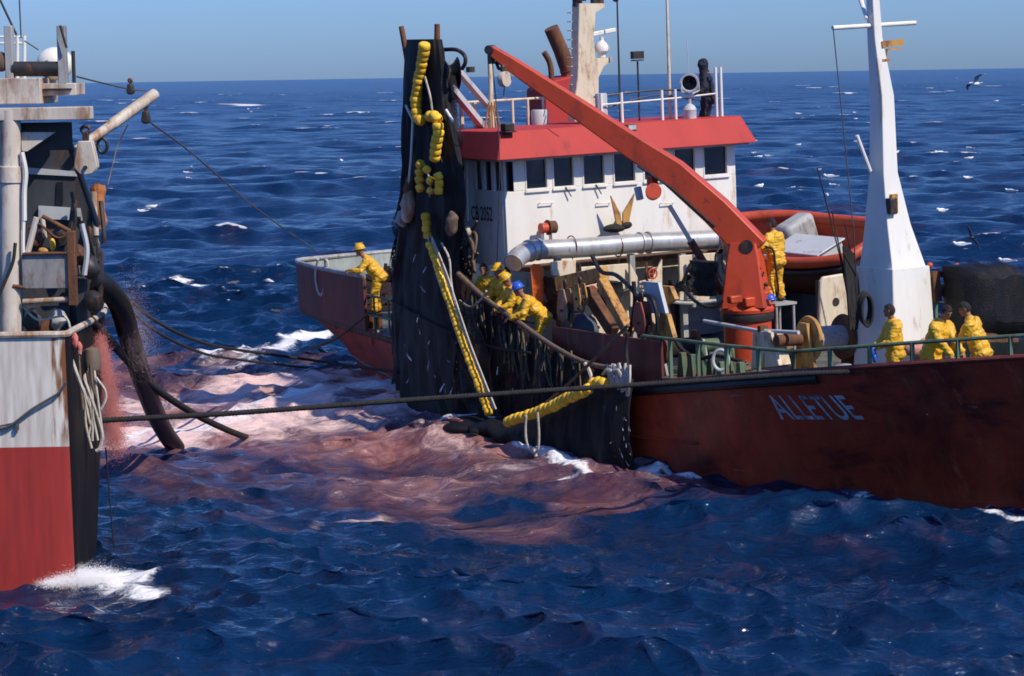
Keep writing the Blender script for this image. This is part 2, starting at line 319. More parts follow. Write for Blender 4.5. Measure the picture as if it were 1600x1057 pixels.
# ------------------------------------------------------------------ sea
def build_sea():
    rng = np.random.default_rng(11)
    rr = [3.0]
    while rr[-1] < 30000:
        r = rr[-1]
        dr = 0.5 if r < 26 else max(0.055, 0.0015 * r) if r < 110 else 0.0035 * r if r < 1500 else 0.02 * r
        rr.append(r + dr)
    rr = np.array(rr)
    fine = np.arange(-0.245, 0.2451, 0.0017)
    left = -0.245 - np.cumsum(0.01 * 1.14 ** np.arange(60)); left = left[left > -math.pi + 0.05]
    ang = np.concatenate([left[::-1], fine, -left])
    A, Rg = np.meshgrid(ang, rr)
    X = Rg * np.sin(A); Y = Rg * np.cos(A)
    spacing = np.maximum(np.gradient(rr)[:, None] * np.ones_like(A) * 0.9, Rg * 0.0017)
    x = X.ravel().copy(); y = Y.ravel().copy(); sp = spacing.ravel(); r_ = Rg.ravel()
    z = np.zeros_like(x); dx = np.zeros_like(x); dy = np.zeros_like(x); jac = np.zeros_like(x); var_ = np.zeros_like(x) + 1e-6
    N = 130
    lam = np.exp(np.linspace(math.log(0.38), math.log(24), N))
    lam *= np.exp(rng.normal(0, 0.02, N))
    th = R(-112) + rng.normal(0, 0.62, N) * (0.8 + 0.55 * (lam < 3))
    ph = rng.uniform(0, 2 * math.pi, N)
    st = 0.046 * np.ones(N); st[lam < 1.6] = 0.072; st[lam > 3] = 0.028; st[lam > 9] = 0.017
    st *= np.exp(rng.normal(0, 0.25, N))
    # wave groups: slow modulation of the short waves so patches differ
    grp = 0.75 + 0.5 * (0.5 + 0.25 * np.sin(x * 0.21 + y * 0.11 + 1) + 0.25 * np.sin(x * -0.13 + y * 0.17 + 2.1))
    for i in range(N):
        k = 2 * math.pi / lam[i]; a = st[i] / k
        wgt = np.clip(lam[i] / (sp * 3.0) - 0.7, 0, 1)
        if wgt.max() <= 0: continue
        if lam[i] < 3: wgt = wgt * grp
        p = k * (x * math.cos(th[i]) + y * math.sin(th[i])) + ph[i]
        s_, c_ = np.sin(p), np.cos(p)
        z += wgt * a * s_; dx += wgt * a * c_ * math.cos(th[i]); dy += wgt * a * c_ * math.sin(th[i]); jac += wgt * st[i] * s_; var_ = var_ + (wgt * st[i]) ** 2 / 2
    # mounds, hollows
    for (px, py, hh, wd) in HUMPS:
        c = sea_at(px, py); z += hh * np.exp(-((x - c.x) ** 2 + (y - c.y) ** 2) / (2 * wd * wd))
    def segs(lst, warp=0.0):
        out = np.zeros_like(x)
        wx = x + warp * (np.sin(x * 1.7 + y * 0.9) + 0.6 * np.sin(x * -2.9 + y * 2.3 + 1)); wy = y + warp * 1.6 * (np.sin(y * 1.1 - x * 1.3 + 2) + 0.6 * np.sin(y * 2.1 + x * 3.1))
        for (ax, ay, bx, by, wd, sg) in lst:
            a = sea_at(ax, ay); b = sea_at(bx, by); ex, ey = b.x - a.x, b.y - a.y; l2 = ex * ex + ey * ey + 1e-6
            t = np.clip(((wx - a.x) * ex + (wy - a.y) * ey) / l2, 0, 1)
            d2 = (wx - a.x - t * ex) ** 2 + ((wy - a.y - t * ey) * 1.0) ** 2
            out = np.maximum(out, sg * np.exp(-d2 / (wd * wd)))
        return out
    foam = segs(FOAM, 0.12); pink = segs(PINK, 0.35); froth = segs(FROTH, 0.25); z += 0.10 * segs(FOAM, 0.0) * (r_ < 75)
    # whitecaps where the crests fold
    cap = np.clip((jac / np.sqrt(var_) - 2.15) / 0.9, 0, 1) * np.clip((r_ - 62) / 30, 0, 1) * (r_ < 1400)
    x2 = x + 1.25 * dx; y2 = y + 1.25 * dy
    ns = len(rr); na = len(ang)
    verts = np.stack([x2, y2, z], 1)
    idx = np.arange(ns * na).reshape(ns, na)
    q = np.stack([idx[:-1, :-1], idx[1:, :-1], idx[1:, 1:], idx[:-1, 1:]], -1).reshape(-1, 4)
    me = bpy.data.meshes.new('sea')
    me.vertices.add(len(verts)); me.vertices.foreach_set('co', verts.astype(np.float32).ravel())
    me.loops.add(q.size); me.loops.foreach_set('vertex_index', q[:, ::-1].astype(np.int32).ravel())
    me.polygons.add(len(q)); me.polygons.foreach_set('loop_start', np.arange(0, q.size, 4, dtype=np.int32))
    me.polygons.foreach_set('use_smooth', np.ones(len(q), dtype=bool))
    me.update(calc_edges=True)
    at = me.attributes.new('mask', 'FLOAT_COLOR', 'POINT')
    rough = np.clip((r_ - 60) / 900, 0, 1) ** 0.5
    at.data.foreach_set('color', np.stack([foam, pink, cap, rough], 1).astype(np.float32).ravel())
    a2 = me.attributes.new('froth', 'FLOAT', 'POINT'); a2.data.foreach_set('value', froth.astype(np.float32))
    o = bpy.data.objects.new('sea', me); COL.objects.link(o); o['kind'] = 'structure'
    # material
    m = bpy.data.materials.new('sea water'); m.use_nodes = True; nt = m.node_tree; L = nt.links.new
    b = nt.nodes['Principled BSDF']
    am = nn(nt, 'ShaderNodeAttribute', attribute_name='mask'); sep = nn(nt, 'ShaderNodeSeparateColor'); L(am.outputs['Color'], sep.inputs[0])
    af = nn(nt, 'ShaderNodeAttribute', attribute_name='froth')
    tc = nn(nt, 'ShaderNodeTexCoord')
    def noise(sc, det=6, ro=0.6, mpx=(1, 1, 1), off=0.0, dist=0.0):
        mp = nn(nt, 'ShaderNodeMapping'); mp.inputs['Scale'].default_value = mpx; mp.inputs['Location'].default_value = (off, off, 0); mp.inputs['Rotation'].default_value = (0, 0, R(-12))
        L(tc.outputs['Object'], mp.inputs[0])
        n = nn(nt, 'ShaderNodeTexNoise'); n.inputs['Scale'].default_value = sc; n.inputs['Detail'].default_value = det; n.inputs['Roughness'].default_value = ro; n.inputs['Distortion'].default_value = dist
        L(mp.outputs[0], n.inputs['Vector']); return n.outputs[0]
    def math_(op, a, b_=None, c=None, clamp=False):
        n = nn(nt, 'ShaderNodeMath', operation=op); n.use_clamp = clamp
        for i, t in enumerate((a, b_, c)):
            if t is None: continue
            if isinstance(t, (int, float)): n.inputs[i].default_value = t
            else: L(t, n.inputs[i])
        return n.outputs[0]
    def mixc(f, a, c):
        n = nn(nt, 'ShaderNodeMix', data_type='RGBA')
        for i, t in ((0, f), (6, a), (7, c)):
            if isinstance(t, tuple): n.inputs[i].default_value = (*t, 1)
            elif isinstance(t, (int, float)): n.inputs[i].default_value = t
            else: L(t, n.inputs[i])
        return n.outputs[2]
    def ramp(v, lo, hi):
        n = nn(nt, 'ShaderNodeMapRange'); n.inputs[1].default_value = lo; n.inputs[2].default_value = hi; n.interpolation_type = 'SMOOTHSTEP'; L(v, n.inputs[0]); return n.outputs[0]
    foam_a, pink_a, cap_a = sep.outputs[0], sep.outputs[1], sep.outputs[2]
    deep = mixc(ramp(noise(0.25, 3), 0.35, 0.65), (0.0010, 0.011, 0.040), (0.0017, 0.020, 0.066))
    # fish-blood stained water, in streaks
    pn = noise(0.6, 8, 0.66, (0.55, 0.8, 1), 3.0, 0.8)
    pfac = ramp(math_('ADD', pink_a, math_('MULTIPLY', math_('SUBTRACT', pn, 0.5), 1.9)), 0.05, 1.45)
    pcol = mixc(ramp(noise(1.3, 7, 0.65, (0.5, 0.9, 1), 9.0, 0.8), 0.35, 0.68), (0.19, 0.058, 0.046), (0.47, 0.22, 0.19))
    c1 = mixc(pfac, deep, pcol)
    # froth: thin pinkish lather
    fn = noise(1.7, 10, 0.74, (0.6, 0.8, 1), 1.0, 1.0)
    ffac = ramp(math_('ADD', af.outputs['Fac'], math_('MULTIPLY', math_('SUBTRACT', fn, 0.5), 2.2)), 0.34, 1.12)
    c2 = mixc(ffac, c1, (0.74, 0.53, 0.50))
    # foam: white
    wn = noise(2.8, 10, 0.78, (0.7, 0.9, 1), 6.0, 0.8)
    wfac = ramp(math_('ADD', foam_a, math_('MULTIPLY', math_('SUBTRACT', wn, 0.5), 2.0)), 0.50, 0.85)
    cn = noise(0.35, 9, 0.75, (1, 0.6, 1), 2.0)
    cfac = math_('MULTIPLY', ramp(math_('ADD', cap_a, math_('MULTIPLY', math_('SUBTRACT', cn, 0.5), 2.6)), 0.55, 0.85), 0.8)
    cfac = math_('MULTIPLY', cfac, ramp(cap_a, 0.02, 0.2))
    wf = math_('MAXIMUM', wfac, cfac)
    c3 = mixc(wf, c2, (0.80, 0.79, 0.79))
    L(c3, b.inputs['Base Color'])
    turb = math_('MAXIMUM', math_('MULTIPLY', pfac, 0.5), math_('MAXIMUM', ffac, wf))
    ro = math_('ADD', math_('MULTIPLY', turb, 0.55), math_('ADD', math_('MULTIPLY', am.outputs['Alpha'], 0.22), 0.035), None, True)
    L(ro, b.inputs['Roughness']); b.inputs['IOR'].default_value = 1.333
    L(math_('SUBTRACT', 0.85, math_('MULTIPLY', turb, 0.65)), b.inputs['Specular IOR Level'])
    n1 = noise(2.9, 5, 0.52, (0.4, 1.1, 1), 0.0, 0.6); n2 = noise(8, 4, 0.55, (0.55, 1, 1), 4.0, 0.4)
    bp = nn(nt, 'ShaderNodeBump'); bp.inputs['Strength'].default_value = 0.9; bp.inputs['Distance'].default_value = 0.19; L(n1, bp.inputs['Height'])
    b2 = nn(nt, 'ShaderNodeBump'); b2.inputs['Strength'].default_value = 0.8; b2.inputs['Distance'].default_value = 0.06; L(n2, b2.inputs['Height']); L(bp.outputs[0], b2.inputs['Normal'])
    L(b2.outputs[0], b.inputs['Normal'])
    me.materials.append(m)
HUMPS = [(690, 640, 0.45, 2.2), (790, 690, 0.25, 1.6), (560, 610, 0.2, 2.0), (1450, 800, 0.16, 2.2), (40, 900, -0.12, 1.6), (180, 890, -0.1, 1.5)]
# px0,py0,px1,py1,half width in metres,strength : where foam, blood-stained water and froth lie on the water
FOAM = [(330, 560, 430, 530, 0.9, 1.0), (430, 530, 500, 520, 0.6, 1.0), (275, 432, 330, 442, 0.9, 0.85), (350, 163, 400, 166, 6, 0.9), (215, 330, 240, 325, 0.6, 0.6),
        (190, 680, 420, 655, 0.55, 0.72), (420, 650, 640, 632, 0.6, 0.85), (560, 600, 630, 604, 0.5, 1.0), (640, 628, 690, 632, 0.35, 1.0), (650, 682, 740, 692, 0.22, 0.75), (740, 692, 800, 712, 0.25, 1.0),
        (800, 712, 890, 738, 0.28, 1.05), (860, 755, 985, 748, 0.16, 0.8), (990, 745, 1060, 742, 0.12, 0.8), (1170, 752, 1195, 752, 0.12, 0.8), (1490, 782, 1600, 793, 0.16, 0.95), (75, 896, 205, 904, 0.5, 1.05), (50, 900, 130, 897, 0.3, 1.0), (125, 905, 215, 918, 0.5, 0.8), (690, 640, 640, 636, 0.5, 1.0), (870, 742, 920, 756, 0.3, 0.9), (990, 745, 1085, 756, 0.16, 0.85), (1165, 768, 1215, 774, 0.14, 0.7), (1490, 800, 1600, 810, 0.11, 0.85), (1330, 786, 1380, 790, 0.12, 0.6), (420, 545, 360, 575, 0.8, 0.6)]
PINK = [(190, 640, 640, 630, 3.6, 1.0), (400, 690, 860, 705, 3.0, 1.0), (600, 750, 900, 755, 2.2, 0.75), (420, 760, 620, 775, 2.0, 0.4), (330, 600, 620, 605, 3.4, 0.9), (640, 640, 800, 680, 2.6, 1.1), (880, 765, 1010, 765, 1.6, 0.8), (165, 560, 180, 690, 1.6, 0.8), (200, 720, 480, 745, 3.2, 0.50), (600, 790, 800, 795, 1.0, 0.5), (330, 560, 450, 580, 1.5, 0.5)]
FROTH = [(170, 650, 400, 628, 1.9, 0.85), (380, 625, 640, 614, 2.2, 0.95), (170, 684, 480, 652, 1.3, 1.35), (420, 655, 640, 628, 1.2, 1.2), (480, 660, 720, 668, 1.9, 0.78), (520, 800, 600, 795, 0.5, 0.8), (620, 690, 760, 730, 1.3, 0.55), (330, 560, 470, 590, 1.6, 0.6), (500, 740, 700, 745, 1.2, 0.45)]
build_sea()
# ------------------------------------------------------------------ the seiner: hull
vessel = empty('fishing_vessel', SM, 'red hulled purse seiner with white wheelhouse and net over its side', 'fishing boat')
def interp(u, xs, ys): return float(np.interp(u, xs, ys))
HU = [-18.2, -17.6, -16, -14, -11, -7, -3, 0, 3, 5, 6.5, 7.8, 9, 10.2, 10.9]
HD = [2.55, 2.8, 3.1, 3.35, 3.6, 3.75, 3.8, 3.75, 3.5, 3.08, 2.65, 2.15, 1.5, 0.72, 0.05]
HW = [0.3, 0.9, 1.7, 2.4, 3.1, 3.6, 3.72, 3.6, 2.75, 1.85, 1.0, 0.12, 0.0, 0.0, 0.0]
ZS = [2.05, 2.03, 1.98, 1.92, 1.85, 1.78, 1.76, 1.85, 2.25, 2.5, 2.68, 2.82, 2.94, 3.05, 3.12]
ZL = [0.9, 0.62, 0.1, -0.6, -1.5, -1.5, -1.5, -1.5, -1.5, -1.5, -1.5, -1.3, 0.95, 2.05, 2.75]
def sheer(u): return interp(u, HU, ZS)
def deckb(u): return interp(u, HU, HD)
def hullb(u, z):
    bd, bw, zs, zl = deckb(u), interp(u, HU, HW), sheer(u), interp(u, HU, ZL)
    if zl > 0.0:
        t = max(0, min(1, (z - zl) / (zs - zl))); b0 = bw * 0.6
        return b0 + (bd - b0) * t ** (0.75 if u < 0 else 0.9)
    if z >= 0: return bw + (bd - bw) * (min(1, z / zs)) ** 1.15
    t = z / zl; return bw * (1 - 0.75 * t * t)
def hull_pt(u, z, off=0.0): return Vector((u, -hullb(u, z) - off, z))
def build_hull():
    us = sorted(set([round(x, 3) for x in np.concatenate([np.arange(-18.2, 10.9, 0.35), [10.9]])]))
    rows = []; NZ = 16
    for u in us:
        zs, zl = sheer(u), interp(u, HU, ZL)
        zz = [zl + (zs - zl) * i / NZ for i in range(NZ + 1)]
        st = [Vector((u, -hullb(u, z), z)) for z in reversed(zz)]; pt = [Vector((u, hullb(u, z), z)) for z in zz]
        rows.append(st + pt)
    g = G(); g.grid(rows); g.add(rows[0], [tuple(range(len(rows[0])))]); g.add(rows[-1], [tuple(range(len(rows[-1])))])
    h = g.build('hull', hull_red, vessel, 35)
    # deck
    d = G(); d.grid([[Vector((u, y * max(0.0, hullb(u, 1.70) - 0.07), min(sheer(u) - 0.04, 1.72))) for y in (-1, -0.5, 0, 0.5, 1)] for u in us])
    d.build('deck', deckm, vessel, 35)
    # inner bulwark lining of the fore part
    for sgn in (-1, 1):
        g = G(); g.grid([[Vector((u, sgn * max(0.02, hullb(u, z) - 0.09), z)) for z in np.linspace(1.66, sheer(u) - 0.02, 5)] for u in us if u > -1 and u < 10.5])
        g.build('bulwark_lining', green, vessel, 35)
    # knuckle and strakes
    g = G(); g.tube([hull_pt(u, sheer(u) - 0.08, 0.01) for u in us if u < -0.5], 0.075, 8); g.build('rubbing_strake', rustm, vessel)
    g = G(); g.tube([hull_pt(u, sheer(u) - 0.18, 0.02) for u in us if -1.3 <= u <= 5.2], 0.085, 8); g.build('rubber_strake', black, vessel)
    g = G(); g.tube([hull_pt(u, sheer(u) - 0.01, -0.03) for u in us if u > -1], 0.05, 8); g.build('gunwale', bulw_red, vessel)
    g = G(); g.tube([hull_pt(u, 1.02 - 0.055 * (u + 17.0), 0.0) for u in us if -16.8 < u < -9], 0.035, 6); g.build('bilge_strake', bulw_red, vessel)
    g = G(); g.tube([hull_pt(u, 0.72 + 0.02 * u, 0.01) for u in us if -1.5 < u < 1.6], 0.03, 6); g.build('low_strake', hull_red, vessel)
    # scuppers in the quarter
    for px, py in ((580, 528), (612, 536)):
        p = hit_v(px, py, -3.0); u = p.x
        for _ in range(6):
            p = hit_v(px, py, -hullb(p.x, p.z))
        g = G(); g.box(p + V(0, -0.005, 0), (0.14, 0.05, 0.34)); g.build('scupper', crane_red, vessel, bevel=0.02)
    # raised stern bulwark
    def bw_loop(u0, sgn): return [Vector((u, sgn * deckb(u), 0)) for u in np.arange(-18.2, u0 + 0.01, 0.3)]
    sb = bw_loop(hit_v(579, 470, -3.3).x, -1); pb = bw_loop(-9.0, 1)
    ring = list(reversed(sb)) + [Vector((-18.35, -2.3, 0)), Vector((-18.4, 0, 0)), Vector((-18.35, 2.3, 0))] + pb
    g = G(); rows = []
    for i, p in enumerate(ring):
        lo = sheer(p.x) - 0.03; hi = 3.18 if p.x < -16.2 else 3.18
        n = Vector((p.x + 10 if abs(p.y) < 2.4 and p.x < -18 else 0.15 * -1, p.y, 0)).normalized(); inn = Vector((0.0, -p.y, 0)).normalized() * 0.07 if abs(p.y) > 1 else Vector((0.07, 0, 0))
        rows.append([p + V(0, 0, lo), p + V(0, 0, hi), p + inn + V(0, 0, hi), p + inn + V(0, 0, lo)])
    g.grid(rows); g.add(rows[0], [(0, 1, 2, 3)]); g.add(rows[-1], [(0, 1, 2, 3)])
    b = g.build('stern_bulwark', bulw_red, vessel, 35)
    g = G(); g.grid([[r[3] + (r[3] - r[0]) * .12, r[2] + (r[2] - r[1]) * .12 - V(0, 0, .01)] for r in rows]); g.build('bulwark_lining', MATS['lining grey'], vessel, 35, solid=0.004)
    g = G(); g.tube([(r[1] + r[2]) / 2 for r in rows], 0.06, 8); g.build('bulwark_cap', greyp, vessel)
    # mid bulwark panel abreast of the gallows
    us2 = np.arange(-3.2, 0.75, 0.3)
    g = G(); rows = []
    for u in us2:
        y = -deckb(u); z0 = sheer(u) - 0.02; z1 = 2.72
        rows.append([V(u, y, z0), V(u, y, z1), V(u, y + 0.08, z1), V(u, y + 0.08, z0)])
    g.grid(rows); g.add(rows[0], [(0, 1, 2, 3)]); g.add(rows[-1], [(0, 1, 2, 3)])
    g.build('waist_bulwark', bulw_red, vessel, 35)
    # waist railing where the men stand
    g = G(); L_ = [V(u, -deckb(u) + 0.1, 0) for u in np.arange(-14.8, -3.1, 0.9)]
    for p in L_: g.cyl(p + V(0, 0, 1.7), p + V(0, 0, 2.72), 0.028, n=8)
    for z in (2.72, 2.25): g.tube([p + V(0, 0, z) for p in L_], 0.03, 8)
    g.build('waist_railing', green, vessel)
    # bow railing
    g = G(); U = np.arange(0.1, 10.2, 0.85)
    top = [V(u, -deckb(u) + 0.06, max(sheer(u) + 0.36, 2.78)) for u in U]
    for p, u in zip(top, U): g.beam(V(p.x, p.y, sheer(u) - 0.02), p, 0.07, 0.05)
    g.tube(top, 0.035, 8); g.build('bow_railing', green, vessel)
    g = G(); top = [V(u, deckb(u) - 0.06, max(sheer(u) + 0.36, 2.78)) for u in U]
    for p, u in zip(top, U): g.beam(V(p.x, p.y, sheer(u) - 0.02), p, 0.07, 0.05)
    g.tube(top, 0.035, 8); g.build('port_railing', green, vessel)
    return h
hull = build_hull()
def text_mesh(s, size, shear=0.0):
    cu = bpy.data.curves.new('txt', 'FONT'); cu.body = s; cu.size = size; cu.shear = shear; cu.align_x = 'LEFT'; cu.offset = 0.006
    o = bpy.data.objects.new('txt', cu); COL.objects.link(o)
    dg = bpy.context.evaluated_depsgraph_get(); me = bpy.data.meshes.new_from_object(o.evaluated_get(dg))
    bpy.data.objects.remove(o); return me
def hull_name():
    me = text_mesh('ALLETUE', 0.62); bm = bmesh.new(); bm.from_mesh(me)
    bmesh.ops.subdivide_edges(bm, edges=bm.edges[:], cuts=1)
    wd = max(v.co.x for v in bm.verts)
    a = hit_v(1222, 655, -2.6); b = hit_v(1352, 655, -2.3)
    for _ in range(8): a = hit_v(1222, 655, -hullb(a.x, a.z)); b = hit_v(1352, 655, -hullb(b.x, b.z))
    for v in bm.verts:
        t = v.co.x / wd; base = a.lerp(b, t); z = base.z + v.co.y * 1.05; u = base.x - v.co.y * 0.45
        v.co = hull_pt(u, z, 0.012)
    bm.to_mesh(me); bm.free()
    me.materials.clear(); me.materials.append(mat('faded lettering', (0.62, 0.64, 0.68), 0.7, var=0.15, stain=0.45, staincol=(0.10, 0.03, 0.03), scale=3))
    o = bpy.data.objects.new('lettering', me); COL.objects.link(o); o.parent = hull
hull_name()
# ------------------------------------------------------------------ wheelhouse
WU, WUB, WV0, WV1 = -6.3, -8.5, -3.0, 3.14
WZ0, WZ1 = 3.72, 6.12
wh = empty('wheelhouse'); wh.parent = vessel
def build_house():
    fl = hit_u(803, 290, WU).z
    zb = hit_u(838, 297, WU).z; zt = hit_u(838, 247, WU).z
    edges = [(820, 856), (863, 898), (910, 946), (958, 994), (1005, 1042), (1053, 1088), (1099, 1138)]
    vs = [(hit_u(a, 270, WU).y, hit_u(b, 270, WU).y) for a, b in edges]
    g = G(); T = 0.12
    g.span((WU - T, WV0, WZ0), (WU, WV1, zb)); g.span((WU - T, WV0, zt), (WU, WV1, WZ1))
    cuts = [WV0] + [x for ab in vs for x in ab] + [WV1]
    for i in range(0, len(cuts), 2): g.span((WU - T, cuts[i], zb), (WU, cuts[i + 1], zt))
    # starboard side with four narrow windows
    sx = [hit_v(px, 280, WV0).x for px in (743, 752, 757, 767, 772, 782, 787, 798)]
    zsb, zst = zb + 0.02, zt
    g.span((WUB, WV0, WZ0), (WU - T, WV0 + T, zsb)); g.span((WUB, WV0, zst), (WU - T, WV0 + T, WZ1))
    cu = [WUB] + sx + [WU - T]
    for i in range(0, len(cu), 2):
        if cu[i + 1] > cu[i]: g.span((cu[i], WV0, zsb), (cu[i + 1], WV0 + T, zst))
    g.span((WUB, WV1 - T, WZ0), (WU - T, WV1, WZ1)); g.span((WUB, WV0 + T, WZ0), (WUB + T, WV1 - T, WZ1))
    g.build('wall', white, wh, bevel=0.012)
    g = G(); g.span((WUB + T, WV0 + T, WZ0 - 0.02), (WU - T, WV1 - T, WZ0 + 0.08)); g.build('floor', darkst, wh)
    for a, b in vs:
        g = G(); g.span((WU - 0.08, a + 0.03, zb + 0.03), (WU - 0.06, b - 0.03, zt - 0.03)); w_ = g.build('window', glassm, wh)
        g = G()
        for p, q in (((a, zb), (a + 0.035, zt)), ((b - 0.035, zb), (b, zt)), ((a + 0.035, zb), (b - 0.035, zb + 0.035)), ((a + 0.035, zt - 0.035), (b - 0.035, zt))):
            g.span((WU - 0.09, p[0], p[1]), (WU + 0.012, q[0], q[1]))
        g.span((WU, a - 0.02, zb - 0.05), (WU + 0.05, b + 0.02, zb - 0.003)); w2 = g.build('window', white, wh, bevel=0.006); w2.name = 'window_frame'
    for i in range(0, 8, 2):
        g = G(); g.span((sx[i], WV0 + 0.05, zsb), (sx[i + 1], WV0 + 0.07, zst)); g.build('window', glassm, wh)
    for k, (a, b) in enumerate(vs):
        if k in (1, 2):
            g = G(); p = V(WU + 0.06, (a + b) / 2, zb + 0.02); g.beam(p, p + V(0.03, 0.12, -0.22), 0.025, 0.02); g.build('wiper', darkst, wh)
    # roof: a red flared fascia round a flat top
    OV = 0.48; zb_, zt_ = WZ1 - 0.03, WZ1 + 0.58
    lo = [(WUB - OV, WV0 - 0.42), (WU + OV, WV0 - 0.42), (WU + OV, WV1 + 0.3), (WUB - OV, WV1 + 0.3)]
    hi = [(WUB - OV + 0.28, WV0 - 0.22), (WU + 0.14, WV0 - 0.12), (WU + 0.14, WV1 + 0.1), (WUB - OV + 0.28, WV1 + 0.1)]
    g = G(); vv = [(x, y, zb_) for x, y in lo] + [(x, y, zt_) for x, y in hi]
    g.add(vv, [(0, 1, 5, 4), (1, 2, 6, 5), (2, 3, 7, 6), (3, 0, 4, 7), (4, 5, 6, 7), (0, 3, 2, 1)])
    g.build('roof', roof_red, wh, bevel=0.02)
    g = G(); g.span((WUB - 0.3, WV0 - 0.2, zb_ - 0.05), (WU + 0.3, WV1 + 0.2, zb_ - 0.004)); g.build('soffit', lgrey, wh)
    global ROOFZ; ROOFZ = zt_
    # registration on the side
    me = text_mesh('CB 2052', 0.42); bm = bmesh.new(); bm.from_mesh(me); wd = max(v.co.x for v in bm.verts)
    a = hit_v(737, 343, WV0); b = hit_v(770, 346, WV0)
    for v in bm.verts: v.co = Vector((a.x + (b.x - a.x) * v.co.x / wd, WV0 - 0.006, a.z + (b.z - a.z) * v.co.x / wd * 0 + v.co.y * 1.05))
    bm.to_mesh(me); bm.free(); me.materials.clear(); me.materials.append(darkst)
    o = bpy.data.objects.new('lettering', me); COL.objects.link(o); o.parent = wh
    # ledge under the wheelhouse front
    g = G(); g.span((WU + 0.003, WV0 + 0.2, WZ0 - 0.1), (WU + 0.5, WV1 - 0.1, WZ0)); g.build('ledge', rustm, wh, bevel=0.015)
    # aft wing rails
    g = G()
    for (x0, y0, x1, y1) in ((716, 232, 716, 345), (729, 235, 731, 345), (716, 300, 731, 305), (716, 268, 729, 290), (716, 345, 731, 345)):
        g.cyl(hit_v(x0, y0, -3.1), hit_v(x1, y1, -3.1), 0.03, n=8)
    g.build('wing_rail', white, wh)
build_house()
# lower deckhouse
dh = empty('deckhouse'); dh.parent = vessel
g = G(); g.span((-11.5, -1.3, 1.7), (-6.62, 3.2, WZ0 - 0.03)); g.build('wall', cream, dh, bevel=0.03)
for v0 in (0.2, 1.9):
    g = G(); g.span((-6.63, v0, 1.8), (-6.58, v0 + 0.75, 3.4)); d_ = g.build('door', cream, dh, bevel=0.04)
    g = G(); g.cyl((-6.575, v0 + 0.35, 2.95), (-6.56, v0 + 0.35, 2.95), 0.14, n=20); g.build('porthole', glassm, d_)
g = G(); g.span((-11.5, -1.32, WZ0 - 0.03), (-8.6, 3.3, WZ0 + 0.06)); g.build('top', greyp, dh, bevel=0.02)
g = G()
for u in (-6.6, -8.3): g.cyl((u, -2.85, 1.7), (u, -2.85, WZ0), 0.06, n=10)
g.build('support_post', darkst, dh)

# ------------------------------------------------------------------ gear on the wheelhouse top
rz = ROOFZ
def roofpt(px, py): return hit_z(px, py, rz)
def up_line(px0, py0, px1, py1, v):  # a straight pole seen in the photo, standing in the plane v
    return hit_v(px0, py0, v), hit_v(px1, py1, v)
top = empty('wheelhouse_top'); top.parent = vessel
# rail
g = G(); FU = WU + 0.02
for px in (722, 743, 766, 802, 826, 850):
    p = hit_u(px, 196, WUB - 0.1); p.z = rz - 0.02; g.cyl(p, p + V(0, 0, 0.62), 0.05 if px < 750 else 0.032, n=8)
a = hit_u(716, 160, WUB - 0.1); b = hit_u(852, 158, WUB - 0.1); a.z = b.z = rz + 0.6; g.cyl(a, b, 0.028, n=8)
g.build('back_rail', cream, top)
g = G()
fr = []
for px in (940, 972, 1035, 1056, 1120, 1128):
    p = hit_u(px, 178, FU - 0.3); p.z = rz - 0.02; fr.append(p); g.cyl(p, p + V(0, 0, 0.7 if px < 1100 else 1.15), 0.035, n=8)
g.cyl(fr[0] + V(0, 0, 0.45), fr[3] + V(0, 0, 0.5), 0.02, n=6); g.cyl(fr[3] + V(0, 0, 0.5), fr[4] + V(0, 0, 0.55), 0.02, n=6)
g.build('front_rail', white, top)
g = G(); g.tube(catmull([fr[0] + V(-.3, 0, .62), fr[1] + V(-.2, 0, .66), fr[2] + V(-.2, 0, .70), fr[2] + V(-.2, .4, .68), fr[4] + V(-.2, -0.3, .62)]), 0.022, 6); g.tube(catmull([fr[0] + V(-.3, 0, .30), fr[1] + V(-.2, 0, .42), fr[2] + V(-.2, 0, .58), fr[4] + V(-.2, -0.3, .40)]), 0.018, 6)
g.build('cable', darkst, top)
# radar mast: cream plated column with two flared platforms
MU = -7.6
mast = empty('radar_mast'); mast.parent = vessel
def mp(px, py, u=MU): return hit_u(px, py, u)
sec = [(892, 946, 190), (893, 930, 150), (897, 930, 120), (898, 926, 95), (898, 922, 60), (899, 926, 20), (899, 940, 12), (899, 940, 6)]
g = G(); rows = []
for l, r, y in sec:
    a, b = mp(l, y), mp(r, y); rows.append([a + V(0.16, 0, 0), b + V(0.16, 0, 0), b + V(-0.16, 0, 0), a + V(-0.16, 0, 0)])
g.grid(rows, True); g.add(rows[0], [(0, 1, 2, 3)]); g.add(rows[-1], [(0, 1, 2, 3)]); g.build('column', cream, mast, 30, bevel=0.02)
g = G(); pl = [mp(918, 92), mp(950, 90), mp(950, 96), mp(938, 104), mp(928, 125), mp(922, 125)]
g.prism([p + V(-0.15, 0, 0) for p in pl], (0.3, 0, 0)); g.build('radar_platform', cream, mast, 30)
g = G(); a = mp(941, 90); g.lathe([(0.0, 0), (0.09, 0), (0.09, 0.1), (0.17, 0.14), (0.18, 0.24), (0.12, 0.33), (0.05, 0.38), (0.05, 0.46), (0, 0.46)], a, n=20, cap=False); rd = g.build('radar', white, mast)
g = G(); g.beam(mp(906, 58), mp(961, 47), 0.1, 0.1); g.build('scanner', white, rd, bevel=0.02)
g = G()
for px in (902, 930, 936): g.box(mp(px, 4), (0.16, 0.16, 0.18))
g.cyl(mp(905, 2), mp(905, -40), 0.16, n=14); g.build('mast_lamp', darkst, mast)
g = G()
for y in range(20, 180, 14): p = mp(896, y); g.cyl(p + V(0.1, -0.1, 0), p + V(-0.1, -0.1, 0), 0.015, n=6)
